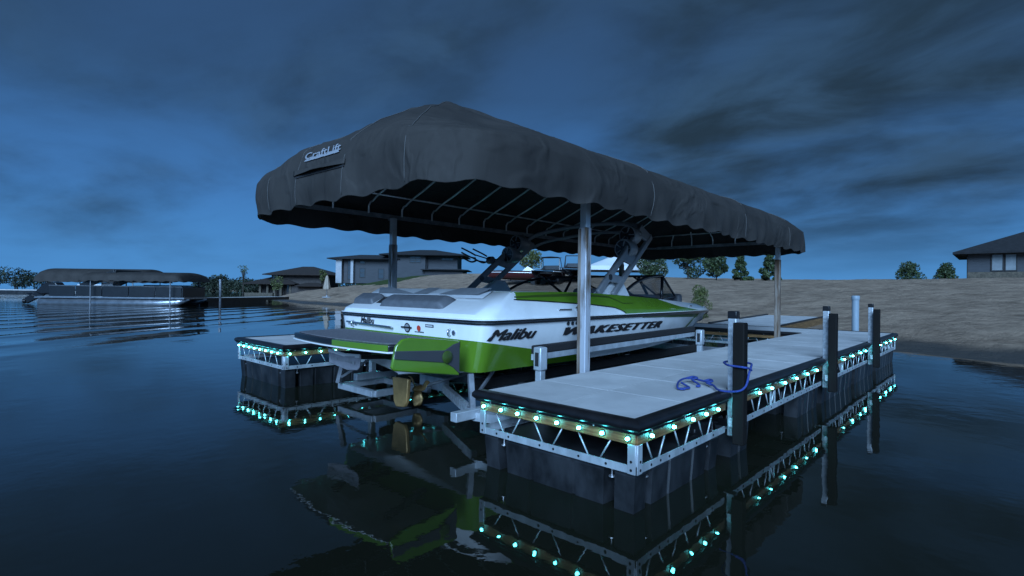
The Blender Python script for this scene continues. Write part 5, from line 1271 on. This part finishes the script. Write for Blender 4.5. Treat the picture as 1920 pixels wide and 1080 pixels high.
# ---- pontoon boat under its own canopy
pa, pb = Vector((*ray_xy(72, 34.5), 0)), Vector((*ray_xy(372, 34.5), 0)); dv = (pb-pa).normalized(); L_ = (pb-pa).length
pt = thing('pontoon_boat', 'dark sided pontoon boat with tilted outboard motor on the left', 'boat', pa, math.atan2(dv.y, dv.x), world_coords=False)
for y_ in (-.95, .95):
    MB().tube([(L_*.10, y_, .14), (L_*.82, y_, .14), (L_*.93, y_, .22), (L_*1.0, y_, .40)], [.30, .30, .25, .05], 14).build('pontoon', M['tube'], pt, smooth=True)
bx(pt, 'deck', M['tube'], L_*.10, L_*.985, -1.25, 1.25, .44, .54)
for y_ in (-1.24, 1.24):
    n_p = 5
    for k in range(n_p):
        a, b = L_*(.17+.80*k/n_p), L_*(.17+.80*(k+1)/n_p); MB().box(a+.02, b-.02, y_-.02, y_+.02, .56, 1.20).build('side_panel', M['navy'], pt, bevel=.01)
    MB().tube([(L_*.17, y_, 1.22), (L_*.97, y_, 1.22)], .03, 6).build('rail', M['tube'], pt)
bx(pt, 'front_gate', M['navy'], L_*.968, L_*.975, -1.2, 1.2, .56, 1.20)
for a, b in ((.2, .36), (.62, .9)):
    bx(pt, 'bench', M['vinylw'], L_*a, L_*b, .55, 1.15, .56, 1.33)
bx(pt, 'helm', M['vinylw'], L_*.46, L_*.53, -.9, -.3, .56, 1.45)
ar = MB()
for y_ in (-1.2, 1.2): ar.bar((L_*.36, y_, 1.15), (L_*.56, y_*.95, 2.08), .10, .42)
ar.bar((L_*.56, -1.15, 2.1), (L_*.56, 1.15, 2.1), .12, .3); ar.build('arch', M['navy'], pt, bevel=.02)
def oc(x_, z): return (L_*x_, z)
om = MB().add([(L_*x_, y_, z) for y_ in (-.3, .3) for x_, z in ((.10, .70), (.15, 1.15), (.13, 1.45), (.06, 1.40), (.0, .80), (.04, .62))], [tuple(range(6)), tuple(range(11, 5, -1))]+[(i, (i+1) % 6, 6+(i+1) % 6, 6+i) for i in range(6)]).build('outboard_motor', M['black'], pt, bevel=.07)
MB().bar((L_*.05, 0, .86), (-L_*.075, 0, .20), .16, .42).build('outboard_leg', M['black'], om, bevel=.04)
MB().lathe([(.02, -.16), (.15, -.05), (.13, .14)], (-L_*.085, 0, .18), 12, axis='x').build('outboard_propeller', M['black'], om)
MB().bar((-L_*.02, 0, .48), (-L_*.06, 0, .70), .36, .04).build('outboard_plate', M['black'], om)
bx(pt, 'swim_deck', M['tube'], L_*.06, L_*.12, -1.0, 1.0, .42, .50)
def lift_cover(label, px0, px1, depth, z0, z1, wd, group):
    a, b = Vector((*ray_xy(px0, depth), 0)), Vector((*ray_xy(px1, depth), 0)); dv_ = (b-a).normalized(); l_ = (b-a).length
    t = thing('lift_canopy', label, 'canopy', a, math.atan2(dv_.y, dv_.x), group=group, world_coords=False)
    mb = MB(); n = 20
    def fn(u, v):
        x_ = l_*u; ang = math.pi*v; e = min(1, min(u, 1-u)/.06)**.5
        yy_ = -wd*math.cos(ang)*(.92+.08*e); zz_ = z0+(z1-z0)*(math.sin(ang)**.45)*e + (.03*math.sin(u*60) if v in (0, 1) else 0)
        return (x_, yy_, zz_)
    mb.grid(fn, 40, n); mb.build('cover', M['fabric'], t, smooth=True)
    for u in (.12, .88):
        for s_ in (-1, 1): MB().tube([(l_*u, s_*wd*.9, -1), (l_*u, s_*wd*.9, z0+.15)], .035, 8).build('post', M['alud'], t)
    return t
lift_cover('long grey canopy above the pontoon boat, its nearer half to the right', 182, 370, 34.5, 1.55, 2.15, 1.7, 'canopies over the left lifts')
lift_cover('grey canopy behind the pontoon boat, reaching further left', 95, 300, 41, 1.50, 2.55, 1.7, 'canopies over the left lifts')
# far boats and dock beyond the pontoon boat
for i, (px_, dp, L, lab) in enumerate(((150, 70, 6.5, 'far white boat left of the pontoon arch'), (205, 75, 6.0, 'far white boat seen under the pontoon canopy, second from the left'), (262, 72, 6.5, 'far white boat seen behind the pontoon seats'), (322, 78, 5.5, 'far white boat behind the pontoon bow'))):
    small_boat(lab, px_, dp, L, 'white', R(8 if i % 2 else 175), 0, None, 0.0, 'moored_boat', 'white boats moored far behind', trailer=False)
fd = thing('far_dock', 'thin pale dock low on the water at the left edge', 'dock', Vector((*ray_xy(-40, 80), 0)), FACE, world_coords=False)
bx(fd, 'deck', M['deck'], 0, 15, -.8, .8, .4, .55); bx(fd, 'float', M['float'], .4, 14.6, -.7, .7, -.1, .39)
# far trees on the left skyline
far = [(-12, 190, 9, 9), (28, 185, 8.5, 10), (64, 200, 8, 11), (385, 175, 4.5, 9), (396, 165, 5.2, 6), (411, 160, 6.0, 6.5), (428, 150, 3.8, 8), (446, 128, 4.4, 6.5), (462, 118, 3.8, 6), (476, 112, 4.0, 5)]
names = ['dark tree at the left edge of the picture', 'round dark tree second from the left edge', 'round dark tree left of the grey canopy', 'low dark tree right of the pontoon canopy', 'small dark tree behind the thin mooring post', 'upright dark tree above the taller mooring post', 'low dark tree left of the brown house hedge', 'dense hedge tree left of the brown house', 'hedge tree touching the porch of the brown house', 'dark shrub tree against the brown house porch']
for i, ((px_, dp, h, w), lab) in enumerate(zip(far, names)):
    tree('distant_tree', lab, 'tree', on_ground(px_, dp, -.3), h, w, h*.08, 100+i, m='leafd', n=900, size=max(.25, dp*.0022), group='trees on the left skyline')
tree('birch_tree', 'slender light green tree in front of the brown house', 'tree', on_ground(518, 92, -.2), 4.0, 2.6, .8, 140, m='leafy', n=500, size=.16)
tree('birch_tree', 'narrow light green tree between the two houses', 'tree', on_ground(606, 92, -.2), 4.2, 1.8, .6, 141, m='leafy', n=450, size=.15)
tree('bare_tree', 'thin sparse tree standing above the hedge left of the brown house', 'tree', on_ground(456, 108, -.2), 6.6, 2.0, 4.6, 142, m='leafy', n=160, size=.16)
# distant wood behind everything on the left
hz = MB(); rnd = random.Random(5)
bl = [(-520+rnd.uniform(-20, 340), 150+rnd.uniform(0, 60), 2.5+rnd.uniform(0, 2.5), rnd.uniform(6, 14), rnd.uniform(2.5, 5)) for _ in range(46)]
leaf_cloud(hz, rnd, bl, 5000, 1.0)
wd = hz.build('far_woodland', M['leafd'], None, off=(0, 0, 0)); struct(wd, 'stuff'); wd['label'] = 'dark band of woodland along the far left shore'
